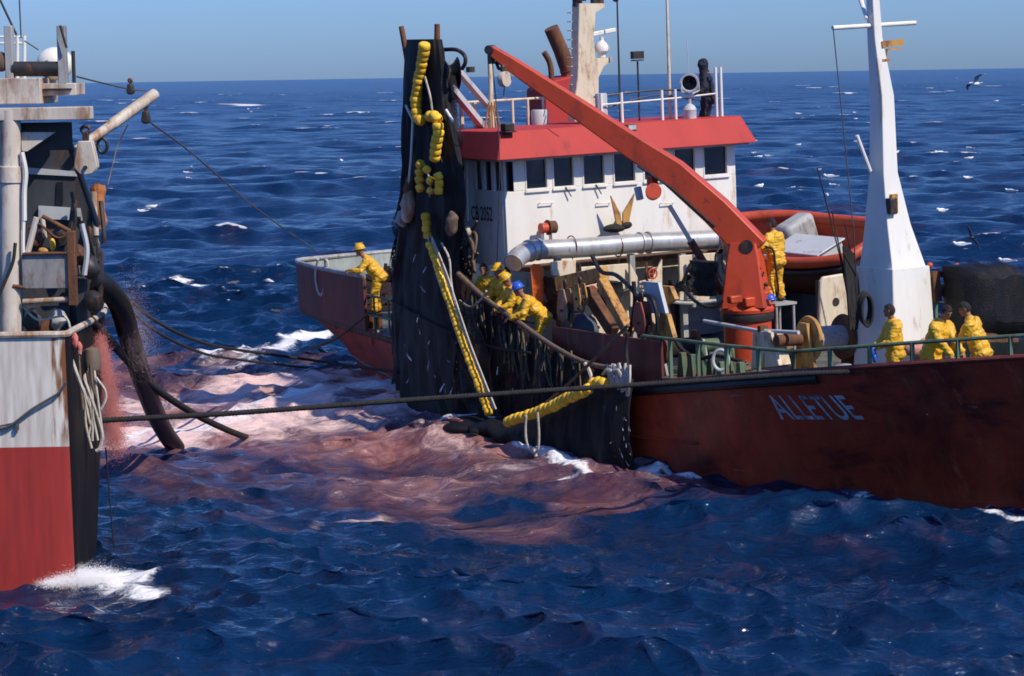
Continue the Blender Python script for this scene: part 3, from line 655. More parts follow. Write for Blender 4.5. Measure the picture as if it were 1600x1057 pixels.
g.build('rung', cream, mast)
# funnel and exhausts (abaft the mast)
g = G(); EU = -10.6
fa = [hit_u(x, y, EU) for x, y in ((852, 200), (852, 140), (868, 126), (900, 118), (915, 118), (915, 200))]
g.prism(fa, (-0.9, 0, 0)); fn = g.build('funnel', roof_red, vessel, 30, bevel=0.03)
g = G(); pts = [hit_u(893, 135, EU - .4), hit_u(888, 110, EU - .4), hit_u(876, 78, EU - .4), hit_u(861, 44, EU - .4)]
g.tube(pts, [0.20, 0.20, 0.185, 0.18], 18); g.lathe([(0.205, 0), (0.215, 0.02), (0.205, 0.04)], pts[1], (pts[2] - pts[1]), 18); g.build('exhaust_pipe', rustm, vessel)
g = G(); g.tube(catmull([hit_u(862, 135, EU - .2), hit_u(861, 110, EU - .2), hit_u(858, 96, EU - .2), hit_u(850, 82, EU - .2)]), 0.07, 10); g.build('exhaust_pipe', rustm, vessel)
# grey vent, aerials, floodlight, searchlight
g = G(); p = hit_u(940, 178, FU - 0.5); p.z = rz - 0.02; g.lathe([(0.15, 0), (0.14, 0.02), (0.14, 0.66), (0.12, 0.7), (0.0, 0.7)], p, n=18, cap=False); g.build('vent', lgrey, top)
g = G(); p = hit_u(843, 175, WUB); p.z = rz - 0.02; g.lathe([(0.2, 0), (0.2, 0.32), (0.18, 0.36), (0, 0.36)], p, n=18, cap=False); g.build('vent', lgrey, top)
g = G(); a, b = hit_u(969, 180, -7.2), hit_u(964, -6, -7.2); a.z = rz - 0.05; g.cyl(a, b, 0.028, 0.018, n=8); g.ball(hit_u(962, 0, -7.2), (0.07, 0.07, 0.05)); g.build('aerial', darkst, top)
g = G(); a, b = hit_u(1047, 180, -7.0), hit_u(1041, -40, -7.0); a.z = rz - 0.05; g.cyl(a, b, 0.042, 0.03, n=8); g.build('aerial', cream, top)
g = G(); a, b = hit_u(1077, 125, -7.0), hit_u(1073, 60, -7.0); g.cyl(a, b, 0.008, n=6); g.build('aerial', lgrey, top)
g = G(); a, b = hit_u(999, 180, -7.0), hit_u(996, 96, -7.0); a.z = rz - 0.05; g.cyl(a, b, 0.022, n=8); g.box(b + V(0, 0, 0.02), (0.2, 0.22, 0.03)); g.box(b + V(0, 0, 0.14), (0.14, 0.28, 0.17)); g.build('floodlight', darkst, top)
# searchlight
slt = empty('searchlight'); slt.parent = vessel
p = hit_u(1078, 178, -6.5); p.z = rz - 0.02
g = G(); g.lathe([(0.15, 0), (0.15, 0.2), (0.16, 0.22), (0.12, 0.3), (0.04, 0.36), (0.04, 0.46), (0, 0.46)], p, n=18, cap=False); g.build('pedestal', lgrey, slt)
c = hit_u(1078, 129, -6.5); ax = V(0.75, -0.62, -0.1)
g = G(); g.lathe([(0.0, -0.24), (0.12, -0.22), (0.19, -0.12), (0.205, 0.1), (0.22, 0.11), (0.22, 0.15), (0.18, 0.15), (0.14, 0.06), (0, 0.03)], c, ax, 24, cap=False); g.build('lamp_housing', lgrey, slt)
g = G(); g.lathe([(0, 0.1), (0.12, 0.115), (0.175, 0.12)], c, ax, 24, cap=False); g.build('lens', glassm, slt)
g = G(); g.tube([c + V(0, -0.24, 0), c + V(0, -0.24, -0.2), c + V(0, 0, -0.28), c + V(0, 0.24, -0.2), c + V(0, 0.24, 0)], 0.02, 6); g.build('yoke', lgrey, slt)
# small floodlight on the fascia and black lamp on the corner
p = hit_u(985, 200, WU + 0.5)
g = G(); g.box(p, (0.16, 0.26, 0.16)); g.box(p + V(0, 0, -0.13), (0.1, 0.2, 0.04)); fl = g.build('fascia_floodlight', rustm, top, bevel=0.02)
g = G(); g.box(p + V(0.085, 0, 0.01), (0.012, 0.2, 0.1)); g.build('lens', lgrey, fl)
p = hit_u(793, 199, WU + 0.2)
g = G(); g.box(p, (0.22, 0.24, 0.16)); g.box(p + V(0, 0, -.1), (0.3, 0.3, 0.03)); g.build('corner_lamp', darkst, top, bevel=0.02)
# loose cream poles and boom crutch at the after end
g = G(); g.cyl(hit_u(769, 205, WUB), hit_u(765, 82, WUB), 0.055, n=10); g.build('boom_crutch', cream, top)
g = G()
for k in range(5): g.cyl(hit_u(758 + k * 6, 200, WUB + .3), hit_u(764 + k * 2, 160 + 5 * (k % 2), WUB + .3), 0.02, n=6)
g.build('lashing', yellowst, top)

# ------------------------------------------------------------------ foremast
fm = empty('foremast'); fm.parent = vessel
FUm = 3.2
def fp(px, py, du=0.0): return hit_u(px, py, FUm + du)
g = G(); rows = []
c0 = {}
for l, r, y in ((1340, 1432, 416), (1349, 1413, 350), (1357, 1397, 270), (1358, 1392, 150), (1354, 1376, 60), (1352, 1371, -10)):
    a, b = fp(l, y), fp(r, y); wd = (b - a).length; a, b = a.lerp(b, 0.18), b; c = (a + b) / 2; hw = (b - a).length / 2 * 0.86
    rows.append([c + V(hw, -hw * 0.8, 0), c + V(hw, hw * 0.8, 0), c + V(-hw, hw * 0.8, 0), c + V(-hw, -hw * 0.8, 0)])
g.grid(rows, True); g.add(rows[-1], [(0, 1, 2, 3)]); g.build('pole', white, fm, 30, bevel=0.015)
b0 = rows[0]; cb = sum(b0, Vector()) / 4
g = G(); lo = [cb + (p - cb) * 1.12 for p in b0]; lo2 = [cb + (p - cb) * 1.3 + V(0, 0, 1.66 - cb.z) for p in b0]
for q in lo2: q.z = 1.7
g.grid([lo, lo2], True); g.add(lo, [(0, 1, 2, 3)]); g.build('mast_foot', white, fm, 30, bevel=0.02)
g = G(); g.cyl(fp(1301, 44), fp(1430, 36), 0.045, n=10); g.build('crossbar', white, fm)
g = G(); g.beam(fp(1376, 70, .1), fp(1410, 66, .1), 0.1, 0.12); g.beam(fp(1376, 95, .1), fp(1378, 72, .1), 0.06, 0.06); g.beam(fp(1376, 95, .1), fp(1388, 94, .1), 0.1, 0.05); g.beam(fp(1385, 78, .1), fp(1408, 76, .1), 0.04, 0.03); g.beam(fp(1384, 93, .1), fp(1386, 78, .1), 0.03, 0.03); g.build('lamp_bracket', yellowst, fm)
g = G(); g.box(fp(1393, 322, .35), (0.16, 0.18, 0.3)); g.build('mast_lamp', darkst, fm, bevel=0.02)
g = G(); g.box(fp(1391, 318, .2), (0.3, 0.14, 0.36)); g.build('lamp_backing', yellowst, fm)
g = G(); g.cyl(fp(1360, 268), fp(1339, 212), 0.035, n=8); g.build('stay_rod', white, fm)
g = G(); g.cyl(fp(1302, 46), fp(1333, 352), 0.012, n=6); g.cyl(fp(1333, 352), fp(1340, 470, -.4), 0.012, n=6); g.build('halyard', wire, fm)
g = G(); g.cyl(fp(1345, 0, -.6), fp(1354, 30), 0.05, 0.03, n=8); g.build('topmast_fitting', white, fm)
g = G()
for (x0, y0, x1, y1) in ((1277, 262, 1335, 490), (1300, 330, 1330, 480), (1320, 350, 1345, 470), (1400, 260, 1432, 425), (1312, 400, 1335, 520)): g.cyl(fp(x0, y0, -.5), fp(x1, y1, -.5), 0.014, n=6)
g.build('rigging', darkst, fm)
g = G()
for k in range(9): g.tube(catmull([fp(1318 + 3 * k % 17, 385 + 2 * k, -.35), fp(1322 + 2 * k, 430, -.3), fp(1326 + 2 * k, 480, -.25), fp(1328 + (k % 3) * 5, 515, -.25)]), 0.03, 6)
g.build('hanging_ropes', rope_d, fm)
g = G()
for k in range(7): 
    c = fp(1349 + k % 3, 480 + k, .33); g.tube([c + V(0.02 * k, 0.13 * math.cos(t), 0.3 * math.sin(t)) for t in np.linspace(0, 2 * math.pi, 18)], 0.022, 6)
g.build('rope_coil', rope_d, fm)
# ------------------------------------------------------------------ purse seine net with its floats
NV = -4.0
net = empty('purse_seine_net', at_ship((-8.7, NV, 0)), 'black purse seine net hauled up from the water with yellow float line', 'fishing net')
NOFF = Vector((-8.7, NV, 0))
def npt(p): return Vector(p) - NOFF
def build_net():
    rows_px = [(62, 640, 686), (80, 637, 690), (120, 636, 694), (160, 634, 700), (200, 633, 708), (250, 632, 716), (300, 629, 724), (330, 622, 724), (360, 626, 716), (400, 619, 712), (450, 617, 716), (500, 618, 724), (560, 622, 732), (610, 626, 742), (650, 634, 756), (690, 640, 770)]
    def row(y):
        ys = [r[0] for r in rows_px]; return np.interp(y, ys, [r[1] for r in rows_px]), np.interp(y, ys, [r[2] for r in rows_px])
    rows = []; N = 72; rnd = random.Random(3); phs = [rnd.uniform(0, 6.28) for _ in range(6)]
    for y in np.linspace(62, 690, 90):
        l, r = row(y); a, b = hit_v(l, y, NV), hit_v(r, y, NV); ring = []
        fl = min(1, (y - 55) / 150)
        for k in range(N):
            t = 2 * math.pi * k / N; s = 0.5 - 0.5 * math.cos(t); p = a.lerp(b, s)
            th = 0.17 * abs(math.sin(t)) ** 0.6 * (1 if math.sin(t) > 0 else -1)
            fold = fl * (.12 * mnoise.noise(V(s * 7, y * .004, 1)) + .08 * mnoise.noise(V(s * 17, y * .009, 5)) + .05 * mnoise.noise(V(s * 40, y * .02, 8)))
            ring.append(npt(p + V(0.03 * math.sin(y * 0.05 + k), -th + fold * (1 if th < 0 else 1) - (0.15 * max(0, (y - 420) / 270)), 0)))
        rows.append(ring)
    g = G(); g.grid(rows, True); g.add(rows[0], [tuple(range(N))]); g.build('netting', netm, net, 80)
    # drape along the side under the rail
    topl = [(716, 425), (760, 470), (800, 505), (850, 540), (900, 570), (950, 592), (988, 602)]
    def interp_px(lst, x): return np.interp(x, [p[0] for p in lst], [p[1] for p in lst])
    rows = []
    for x in np.linspace(712, 990, 80):
        y0 = interp_px(topl, x) - 6; a = hit_v(x, y0, -3.98)
        col = []
        for t in np.linspace(0, 1, 22):
            z = a.z + (-0.35 - a.z) * t; f = 0.22 * mnoise.noise(V(x * .045, t * 1.2, 1)) + .10 * mnoise.noise(V(x * .14, t * 2.5, 4)) + .05 * mnoise.noise(V(x * .4, t * 6, 9))
            col.append(npt(V(a.x + 0.05 * math.sin(t * 9 + x), -3.98 - 0.32 * math.sin(t * 1.7) + f * (0.3 + t), z)))
        rows.append(col)
    g = G(); g.grid(rows); g.build('netting', netbr, net, 80, solid=0.02)
    # outer bag: from the raised float line down into the water
    topc = [(742, 662), (770, 654), (792, 662), (830, 645), (870, 629), (910, 610), (945, 599), (965, 592), (990, 592)]
    botc = [(742, 672), (800, 700), (860, 730), (905, 748), (950, 752), (992, 752)]
    rows = []; NR = 70
    for i, x in enumerate(np.linspace(742, 990, NR)):
        s = i / (NR - 1); v = -5.0 + 0.95 * s ** 0.8
        a = hit_v(x, interp_px(topc, x), v); b = hit_v(x, interp_px(botc, x), v - 0.12); col = []
        for t in np.linspace(0, 1.25, 20):
            p = a.lerp(b, t); f = .26 * mnoise.noise(V(x * .05, t * 1.1, 3)) + .12 * mnoise.noise(V(x * .15, t * 2.2, 7)) + .05 * mnoise.noise(V(x * .4, t * 5, 2)); col.append(npt(p + V(0, -0.16 * math.sin(min(1, t) * math.pi) + f * t, 0)))
        rows.append(col)
    g = G(); g.grid(rows); g.build('netting', netm, net, 80, solid=0.03)
    # slack between bag and side
    rows = []
    for i, x in enumerate(np.linspace(742, 985, 40)):
        s = i / 39; v = -5.0 + 0.95 * s ** 0.8; a = hit_v(x, interp_px(topc, x), v); b = V(a.x - 0.2, -4.15, max(a.z * 0.7 - 0.12, 0.02)); rows.append([npt(a.lerp(b, t) - V(0, 0, 0.2 * math.sin(t * math.pi))) for t in np.linspace(0, 1, 10)])
    g = G(); g.grid(rows); g.build('netting', netm, net, 80, solid=0.02)
    # dark hump afloat
    c = sea_at(752, 664, 0.42); g = G(); c = SMI @ c; g.ball(npt(c), (0.95, 0.75, 0.20), Matrix.Rotation(R(60), 3, 'Z'), 28, 14)
    o = g.build('netting', netm, net, 80)
    # whitish bunched web where the fall is gathered
    rnd = random.Random(8)
    for (x, y, rx, rz_, m_) in ((638, 322, 0.22, 0.42, lwhite), (628, 342, 0.15, 0.2, greyp), (706, 350, 0.14, 0.28, rope_b), (640, 290, .08, .25, rope_b)):
        g = G(); c = hit_v(x, y, NV - 0.2); g.ball(npt(c), (rx, 0.14, rz_), Matrix.Rotation(R(18), 3, 'Y'), 16, 12)
        g.v = [tuple(Vector(p) + 0.05 * Vector((mnoise.noise(Vector(p) * 7), mnoise.noise(Vector(p) * 7 + V(5, 5, 5)), mnoise.noise(Vector(p) * 7 + V(9, 1, 2))))) for p in g.v]
        o = g.build('gathered_web', m_, net, 80)
    # loose single flaps of net at the edges of the fall
    for (pts, v0, sd) in (([(118, 688, 708), (180, 696, 716), (260, 702, 724), (340, 706, 727), (420, 704, 728), (470, 710, 724)], NV + .18, 1), ([(330, 618, 636), (380, 616, 634), (420, 612, 630), (520, 610, 632), (600, 616, 640)], NV + .05, 2), ([(470, 700, 735), (540, 712, 752), (610, 722, 775), (660, 735, 792)], NV - .45, 3)):
        rows = []
        for y in np.linspace(pts[0][0], pts[-1][0], 40):
            a_, b_ = np.interp(y, [q[0] for q in pts], [q[1] for q in pts]), np.interp(y, [q[0] for q in pts], [q[2] for q in pts]); row_ = []
            for t in np.linspace(0, 1, 14):
                p = hit_v(a_ + (b_ - a_) * t + 4 * mnoise.noise(V(t * 3, y * .03, sd)), y, v0); row_.append(npt(p + V(0, .25 * mnoise.noise(V(t * 4, y * .012, sd + 5)) + .08 * mnoise.noise(V(t * 12, y * .03, sd)), 0)))
            rows.append(row_)
        g = G(); g.grid(rows); g.build('net_flap', netsee, net, 80)
    # floats
    fm_ = {}
    def float_mesh(r, h):
        key = (round(r, 3), round(h, 3))
        if key not in fm_:
            g = G(); g.lathe([(r * 0.28, -h), (r * 0.7, -h * 0.98), (r * 0.95, -h * 0.7), (r, -h * 0.2), (r, h * 0.2), (r * 0.95, h * 0.7), (r * 0.7, h * 0.98), (r * 0.28, h)], (0, 0, 0), n=16); fm_[key] = g.mesh('float', floaty, 50)
        return fm_[key]
    def floats(pts_px, n, r, h, v0, v1=None, jit=0.0, skipy=None):
        v1 = v0 if v1 is None else v1
        P = [hit_v(x, y, v0 + (v1 - v0) * i / max(1, len(pts_px) - 1)) for i, (x, y) in enumerate(pts_px)]
        C_ = catmull(P, 12); seg = [0.0]
        for i in range(1, len(C_)): seg.append(seg[-1] + (C_[i] - C_[i - 1]).length)
        out = []
        for i in range(n):
            s = seg[-1] * (i + 0.5) / n; k = max(1, next((j for j in range(len(seg)) if seg[j] >= s), len(seg) - 1)); t = (s - seg[k - 1]) / max(1e-6, seg[k] - seg[k - 1])
            p = C_[k - 1].lerp(C_[k], t); d = (C_[k] - C_[k - 1]).normalized()
            d = (d + Vector((rnd.uniform(-1, 1), rnd.uniform(-1, 1), rnd.uniform(-1, 1))) * (0.12 + jit)).normalized()
            o = bpy.data.objects.new('float', float_mesh(r, h)); COL.objects.link(o); o.parent = net
            o.matrix_local = Matrix.Translation(npt(p) + Vector((rnd.uniform(-1, 1), rnd.uniform(-1, 1), rnd.uniform(-1, 1))) * 0.012) @ d.to_track_quat('Z', 'Y').to_matrix().to_4x4() @ Matrix.Scale(rnd.uniform(0.93, 1.07), 4)
            out.append(p)
        g = G(); g.tube([npt(p) for p in C_], 0.018, 6); g.build('headline', rope_w, net)
    f = -0.3
    floats([(664, 68), (660, 95), (654, 125), (650, 155), (652, 183), (659, 189)], 14, 0.125, 0.082, NV + f)
    floats([(671, 182), (682, 184), (685, 205), (681, 235), (678, 252)], 9, 0.125, 0.082, NV + f)
    floats([(657, 252), (655, 270), (657, 300)], 4, 0.1, 0.085, NV + f - .05, jit=0.3)
    floats([(684, 270), (686, 285), (684, 304)], 3, 0.1, 0.09, NV + f - .05, jit=0.3)
    floats([(664, 258), (672, 285), (671, 308)], 3, 0.09, 0.07, NV + f - .08, jit=0.5)
    floats([(666, 335), (666, 350), (668, 372)], 4, 0.1, 0.08, NV + f)
    floats([(671, 380), (688, 430), (705, 480), (725, 540), (745, 595), (764, 648)], 40, 0.085, 0.062, NV + f, NV - 0.85)
    floats([(791, 660), (815, 652), (835, 646), (860, 636), (885, 624), (910, 612), (925, 607)], 17, 0.12, 0.085, -5.05, -4.45)
    floats([(922, 602), (933, 597), (948, 600)], 3, 0.115, 0.08, -4.4, -4.3)
    # white lines beside the float line
    for dx, e in ((-7, -6), (9, 9), (5, 4)):
        g = G(); P = [hit_v(x + dx * min(1, i + .4), y, NV - 0.33 - 0.1 * i) for i, (x, y) in enumerate([(671, 370), (688, 425), (707, 482), (726, 538), (747, 592), (766, 640)])]; g.tube([npt(p) for p in catmull(P)], 0.02, 6); g.build('bolt_rope', rope_w, net)
    for pts in ([(690, 380), (702, 405), (705, 440), (712, 480), (718, 505)], [(664, 120), (672, 150), (676, 178)], [(718, 470), (735, 480), (750, 470), (760, 455)]):
        g = G(); g.tube([npt(p) for p in catmull([hit_v(x, y, NV - 0.3) for x, y in pts])], 0.024, 6); g.build('bolt_rope', rope_w, net)
    # white rope loops hanging from the float line and the pale bunch at its end
    g = G(); g.tube([npt(p) for p in catmull([hit_v(x, y, -5.1) for x, y in ((822, 650), (821, 670), (823, 690), (832, 707), (840, 703), (842, 680), (840, 645))])], 0.026, 7); g.tube([npt(p) for p in catmull([hit_v(x, y, -5.1) for x, y in ((834, 700), (836, 708), (838, 714))])], 0.035, 7); g.build('rope_loop', rope_w, net)
    rnd = random.Random(5)
    g = G()
    for k in range(26):
        x = rnd.uniform(952, 982); g.tube([npt(p) for p in catmull([hit_v(x + rnd.uniform(-4, 4), 572 + rnd.uniform(-4, 6), -4.12), hit_v(x + rnd.uniform(-3, 3), 595, -4.2), hit_v(x + rnd.uniform(-2, 2), 608 + rnd.uniform(0, 16), -4.15)])], 0.028, 5)
    for k in range(8): 
        x = rnd.uniform(935, 960); g.tube([npt(p) for p in catmull([hit_v(x, 585, -4.15), hit_v(x + rnd.uniform(3, 9), 578, -4.25), hit_v(x + rnd.uniform(8, 16), 590, -4.2)])], 0.03, 5)
    g.tube([npt(p) for p in catmull([hit_v(x, y, -4.3) for x, y in ((914, 568), (921, 580), (926, 598))])], 0.04, 6)
    g.build('rope_bunch', rope_w, net)
build_net()
# fish caught in the meshes
def fish_mesh():
    g = G(); g.ball((0, 0, 0), (0.095, 0.014, 0.026), None, 10, 8); g.prism([V(-0.085, -0.003, 0), V(-0.135, -0.003, 0.032), V(-0.12, -0.003, 0), V(-0.135, -0.003, -0.032)], (0, 0.006, 0)); return g.mesh('fish', fishm, 50)
FM = fish_mesh(); rnd = random.Random(21)
spots = [(647, 405, -4.3), (663, 423, -4.3), (661, 453, -4.32), (669, 574, -4.5), (690, 608, -4.55), (696, 612, -4.55), (704, 615, -4.55), (777, 581, -4.4), (802, 614, -4.5), (656, 520, -4.5), (640, 560, -4.5), (690, 250, -4.3), (652, 500, -4.5)]
for k in range(46): spots.append((rnd.uniform(932, 985), rnd.uniform(632, 738), -4.32))
for k in range(16): spots.append((rnd.uniform(630, 725), rnd.uniform(520, 615), -4.52))
for i, (x, y, v) in enumerate(spots):
    o = bpy.data.objects.new('fish', FM); COL.objects.link(o); p = hit_v(x, y, v)
    o.matrix_world = at_ship(p, rnd.uniform(-0.5, 0.5), 0.18 + 0.5 * rnd.random() ** 2 if i > 12 else rnd.uniform(0.6, 1.1)) @ Matrix.Rotation(R(rnd.uniform(40, 130)), 4, 'Y') @ Matrix.Rotation(rnd.uniform(-.4, .4), 4, 'Z')
    tag(o, 'small silver fish stuck in the wet black net', 'fish', 'silver fish caught in the net meshes')

# ------------------------------------------------------------------ net hauler: guide poles, wheel, arms
hl = empty('net_hauler'); hl.parent = vessel
g = G(); g.cyl(hit_v(640, 112, NV), hit_v(627, 42, NV), 0.075, 0.06, 10); g.build('guide_pole', rustm, hl)
g = G(); g.cyl(hit_v(683, 122, NV), hit_v(683, 38, NV), 0.085, 0.06, 10); g.build('guide_pole', rustm, hl)
g = G(); g.lathe([(0.32, -0.2), (0.36, -0.18), (0.22, -0.08), (0.18, 0), (0.22, 0.08), (0.36, 0.18), (0.32, 0.2)], hit_v(703, 115, NV + 0.35), V(0.35, 1, 0), 24); g.build('hauling_wheel', black, hl)
g = G(); g.tube(catmull([hit_v(690, 78, NV + .2), hit_v(712, 78, NV + .2), (hit_v(725, 86, NV + .2)), hit_v(727, 98, NV + .2), hit_v(722, 108, NV + .2)]), 0.045, 8); g.box(hit_v(735, 109, NV + .3), (0.14, 0.14, 0.12)); g.tube(catmull([hit_v(692, 95, NV + .2), hit_v(700, 110, NV + .1), hit_v(697, 140, NV + .1)]), 0.05, 8); g.build('hydraulic_pipe', darkst, hl)
g = G(); g.beam(hit_v(706, 100, NV + .5), hit_u(762, 165, WUB), 0.14, 0.12); g.build('arm', lgrey, hl, bevel=0.01)
g = G(); g.beam(hit_v(700, 132, NV + .5), hit_u(760, 205, WUB), 0.16, 0.14); g.build('arm', lgrey, hl, bevel=0.01)
g = G(); g.tube([hit_v(634, 165, NV - .25), hit_v(645, 188, NV - .25), hit_v(642, 250, NV - .25), hit_v(637, 302, NV - .25)], 0.028, 8); g.tube([hit_v(697, 172, NV - .2), hit_v(708, 190, NV - .2)], 0.03, 8); g.build('guard_rail', white, hl)
# ------------------------------------------------------------------ deck crane
cr = empty('deck_crane'); cr.parent = vessel
CV = -0.55
def kp(px, py, dv=0.0): return hit_v(px, py, CV + dv)
base = hit_z(1170, 572, 1.72); CU_, CVv = base.x, base.y
def ku(px, py, du=0.0): return hit_u(px, py, CU_ + du)
zf = ku(1170, 489).z; zt = ku(1172, 385).z
ctr = V(CU_, CVv, 0)
g = G(); g.lathe([(0.56, 1.70), (0.54, 1.8), (0.50, 1.82), (0.50, zf - 0.14), (0.0, zf - 0.14)], ctr, n=36, cap=False); g.build('pedestal', crane_red, cr, 40)
g = G(); g.lathe([(0.0, zf - 0.14), (0.54, zf - 0.137), (0.56, zf - 0.05), (0.54, zf + 0.03), (0, zf + 0.03)], ctr, n=36, cap=False); g.build('slewing_ring', darkst, cr, 40)
g = G(); g.lathe([(0, zf + 0.033), (0.56, zf + 0.035), (0.57, zf + 0.1), (0.5, zf + 0.18), (0, zf + 0.2)], ctr, n=36, cap=False); g.build('turntable', crane_red, cr, 40)
# column, tapered box with two cheeks at the head (turned along the boom)
pv = ku(1172, 383); tip = hit_v(767, 78, -3.9); kink = None
bdir = (tip - pv); bh = Vector((bdir.x, bdir.y, 0)).normalized(); bs = Vector((-bh.y, bh.x, 0)); cc = V(CU_, CVv, 0)
def colrow(z, a, b): return [cc + bh * a + bs * b + V(0, 0, z), cc - bh * a + bs * b + V(0, 0, z), cc - bh * a - bs * b + V(0, 0, z), cc + bh * a - bs * b + V(0, 0, z)]
g = G(); rows = [colrow(zf + 0.15, 0.47, 0.46), colrow(zf + 0.5, 0.42, 0.43), colrow(zt - 0.2, 0.34, 0.32), colrow(zt + 0.1, 0.28, 0.3)]
g.grid(rows, True); g.add(rows[-1], [(0, 1, 2, 3)]); g.build('column', crane_red, cr, 30, bevel=0.04)
g = G()
for (x, y, sx, sz) in ((1148, 468, .3, .16), (1172, 472, .32, .2), (1196, 462, .16, .18)): g.box(ku(x, y, 0.42), (0.16, sx, sz))
g.build('valve_box', crane_red, cr, bevel=0.03)
g = G()
for (x0, y0, x1, y1) in ((1180, 462, 1186, 448), (1188, 464, 1194, 450), (1184, 440, 1194, 425), (1190, 456, 1204, 462)): g.cyl(ku(x0, y0, .4), ku(x1, y1, .5), 0.018, n=6)
for p in ((1190, 430), (1186, 420), (1197, 445)): g.ball(ku(*p, .45), 0.045)
g.build('control_levers', darkst, cr)
g = G(); g.cyl(pv - bs * 0.42, pv + bs * 0.42, 0.14, n=20); g.build('pivot_pin', darkst, cr)
# boom: box section with a kink
def bpnt(px, py, t): return hit_v(px, py, pv.y + (tip.y - pv.y) * t)
ctrl = [(1180, 392, 0.0), (1120, 330, 0.15), (1052, 270, 0.31), (1000, 236, 0.43), (900, 168, 0.67), (800, 101, 0.91), (767, 78, 1.0)]
hs = [0.62, 0.60, 0.56, 0.50, 0.40, 0.29, 0.20]; ws = [0.46, 0.46, 0.44, 0.40, 0.34, 0.28, 0.24]
cen = [bpnt(*c) for c in ctrl]; rows = []
for i, c in enumerate(cen):
    d = (cen[min(i + 1, len(cen) - 1)] - cen[max(i - 1, 0)]).normalized(); up = bs.cross(d).normalized()
    if up.z < 0: up = -up
    h, wd = hs[i] / 2, ws[i] / 2; rows.append([c + bs * wd + up * h, c - bs * wd + up * h, c - bs * wd - up * h, c + bs * wd - up * h])
g = G(); g.grid(rows, True); g.add(rows[0], [(0, 1, 2, 3)]); g.add(rows[-1], [(0, 1, 2, 3)]); boom = g.build('boom', crane_red, cr, 30, bevel=0.025)
g = G(); g.cyl(tip - bs * 0.17, tip + bs * 0.17, 0.1, n=14); g.beam(tip + V(0, 0, .02), tip + V(0, 0, -0.3), 0.1, 0.16); g.build('tip_sheave', darkst, boom, bevel=0.01)
g = G(); a = bpnt(1128, 458, 0.02); b = bpnt(1046, 322, 0.32); m = a.lerp(b, 0.60)
g.cyl(a, m, 0.085, n=14); g.build('ram_cylinder', rustm, cr)
g = G(); g.cyl(m, b, 0.05, n=12); g.build('ram_rod', white, cr)
g = G(); c = bpnt(1020, 302, 0.40); g.cyl(c + V(-.16, .1, -.02), c + V(.18, -.1, .04), 0.15, n=16); g.cyl(c + V(.18, -.1, .04), c + V(.26, -.15, .06), 0.17, n=16); g.beam(c, c + V(0, 0, .35), 0.16, 0.2); g.build('winch_motor', crane_red, cr, bevel=0.01)
g = G(); c2 = bpnt(1000, 312, 0.42); g.cyl(c2, c2 + V(-.08, .0, .25), 0.08, n=12); g.build('motor_cap', lgrey, cr)
for pts in ([(1126, 385), (1118, 400), (1120, 420), (1128, 440)], [(1134, 385), (1128, 405), (1132, 428)], [(1196, 385), (1208, 392), (1212, 420), (1216, 452), (1214, 470)]):
    g = G(); g.tube(catmull([ku(x, y, .25) for x, y in pts]), 0.022, 6); g.build('hydraulic_hose', black, cr)
g = G(); g.tube([c_ + bs * 0.24 + V(0, 0, -.30) for c_ in cen[1:4]], 0.03, 6); g.build('hydraulic_hose', black, cr)
# platform the crane driver stands on
g = G(); dv_ = hit_u(1211, 343, CU_ + .1); pz = V(0, 0, dv_.z - 1.72); g.box((CU_ + .1, dv_.y, pz.z - 0.03), (0.6, 0.55, 0.05))
for a_, b_ in ((-.15, -.22), (-.15, .22), (.35, -.22), (.35, .22)): g.cyl((CU_ + a_, dv_.y + b_, 1.7), (CU_ + a_, dv_.y + b_, pz.z - 0.056), 0.03, n=8)
g.build('platform', greyp, cr)
# block hanging under the tip
blk = empty('pulley_block', at_ship(hit_v(788, 124, -3.8)), 'pale round pulley block hanging under the red crane boom tip', 'pulley')
o_ = hit_v(788, 124, -3.8)
g = G(); g.lathe([(0, -0.07), (0.16, -0.07), (0.17, -0.03), (0.17, 0.03), (0.16, 0.07), (0, 0.07)], (0, 0, 0), V(1, 0.4, 0), 22, cap=False); g.build('cheek', lwhite, blk)
g = G(); g.box((0, 0, 0.2), (0.09, 0.12, 0.14)); g.tube(catmull([V(0, 0, .27), hit_v(780, 108, -3.8) - o_, hit_v(775, 97, -3.8) - o_]), 0.035, 8); g.build('shackle', darkst, blk)
g = G(); g.tube([V(0, 0, -.1), hit_v(787, 150, -3.8) - o_], 0.012, 6); g.build('hook_rope', rope_d, blk)

# ------------------------------------------------------------------ fish pipe along the wheelhouse front
PU = -5.45
g = G(); path = catmull([hit_u(802, 412, PU + .3), hit_u(812, 400, PU + .15), hit_u(832, 391, PU), hit_u(860, 390, PU), hit_u(930, 386, PU), hit_u(1000, 380, PU), hit_u(1060, 377, PU), hit_u(1115, 374, PU)], 5)
g.tube(path, 0.215, 22, cap=False); g.tube([p for p in path], 0.2, 22, cap=True)
pipe = g.build('fish_pipe', alum, vessel, 50)
for px, py in ((824, 396), (842, 391), (1000, 380), (1010, 379)):
    c = hit_u(px, py, PU); k = min(range(len(path)), key=lambda i: (path[i] - c).length); d = (path[min(k + 1, len(path) - 1)] - path[max(0, k - 1)]).normalized()
    g = G(); g.lathe([(0.216, -0.03), (0.245, -0.025), (0.245, 0.025), (0.216, 0.03)], path[k], d, 24, cap=False); g.build('flange', alum, pipe)
for px in (893, 965):
    c = hit_u(px, 385, PU); g = G(); g.tube([c + V(0.225 * math.cos(t), 0, 0.225 * math.sin(t)) for t in np.linspace(0, 2 * math.pi, 24)], 0.014, 5); g.tube([c + V(.02, 0, -.22), c + V(.02, 0, -.5)], 0.014, 5); g.build('lashing', rustm, pipe)
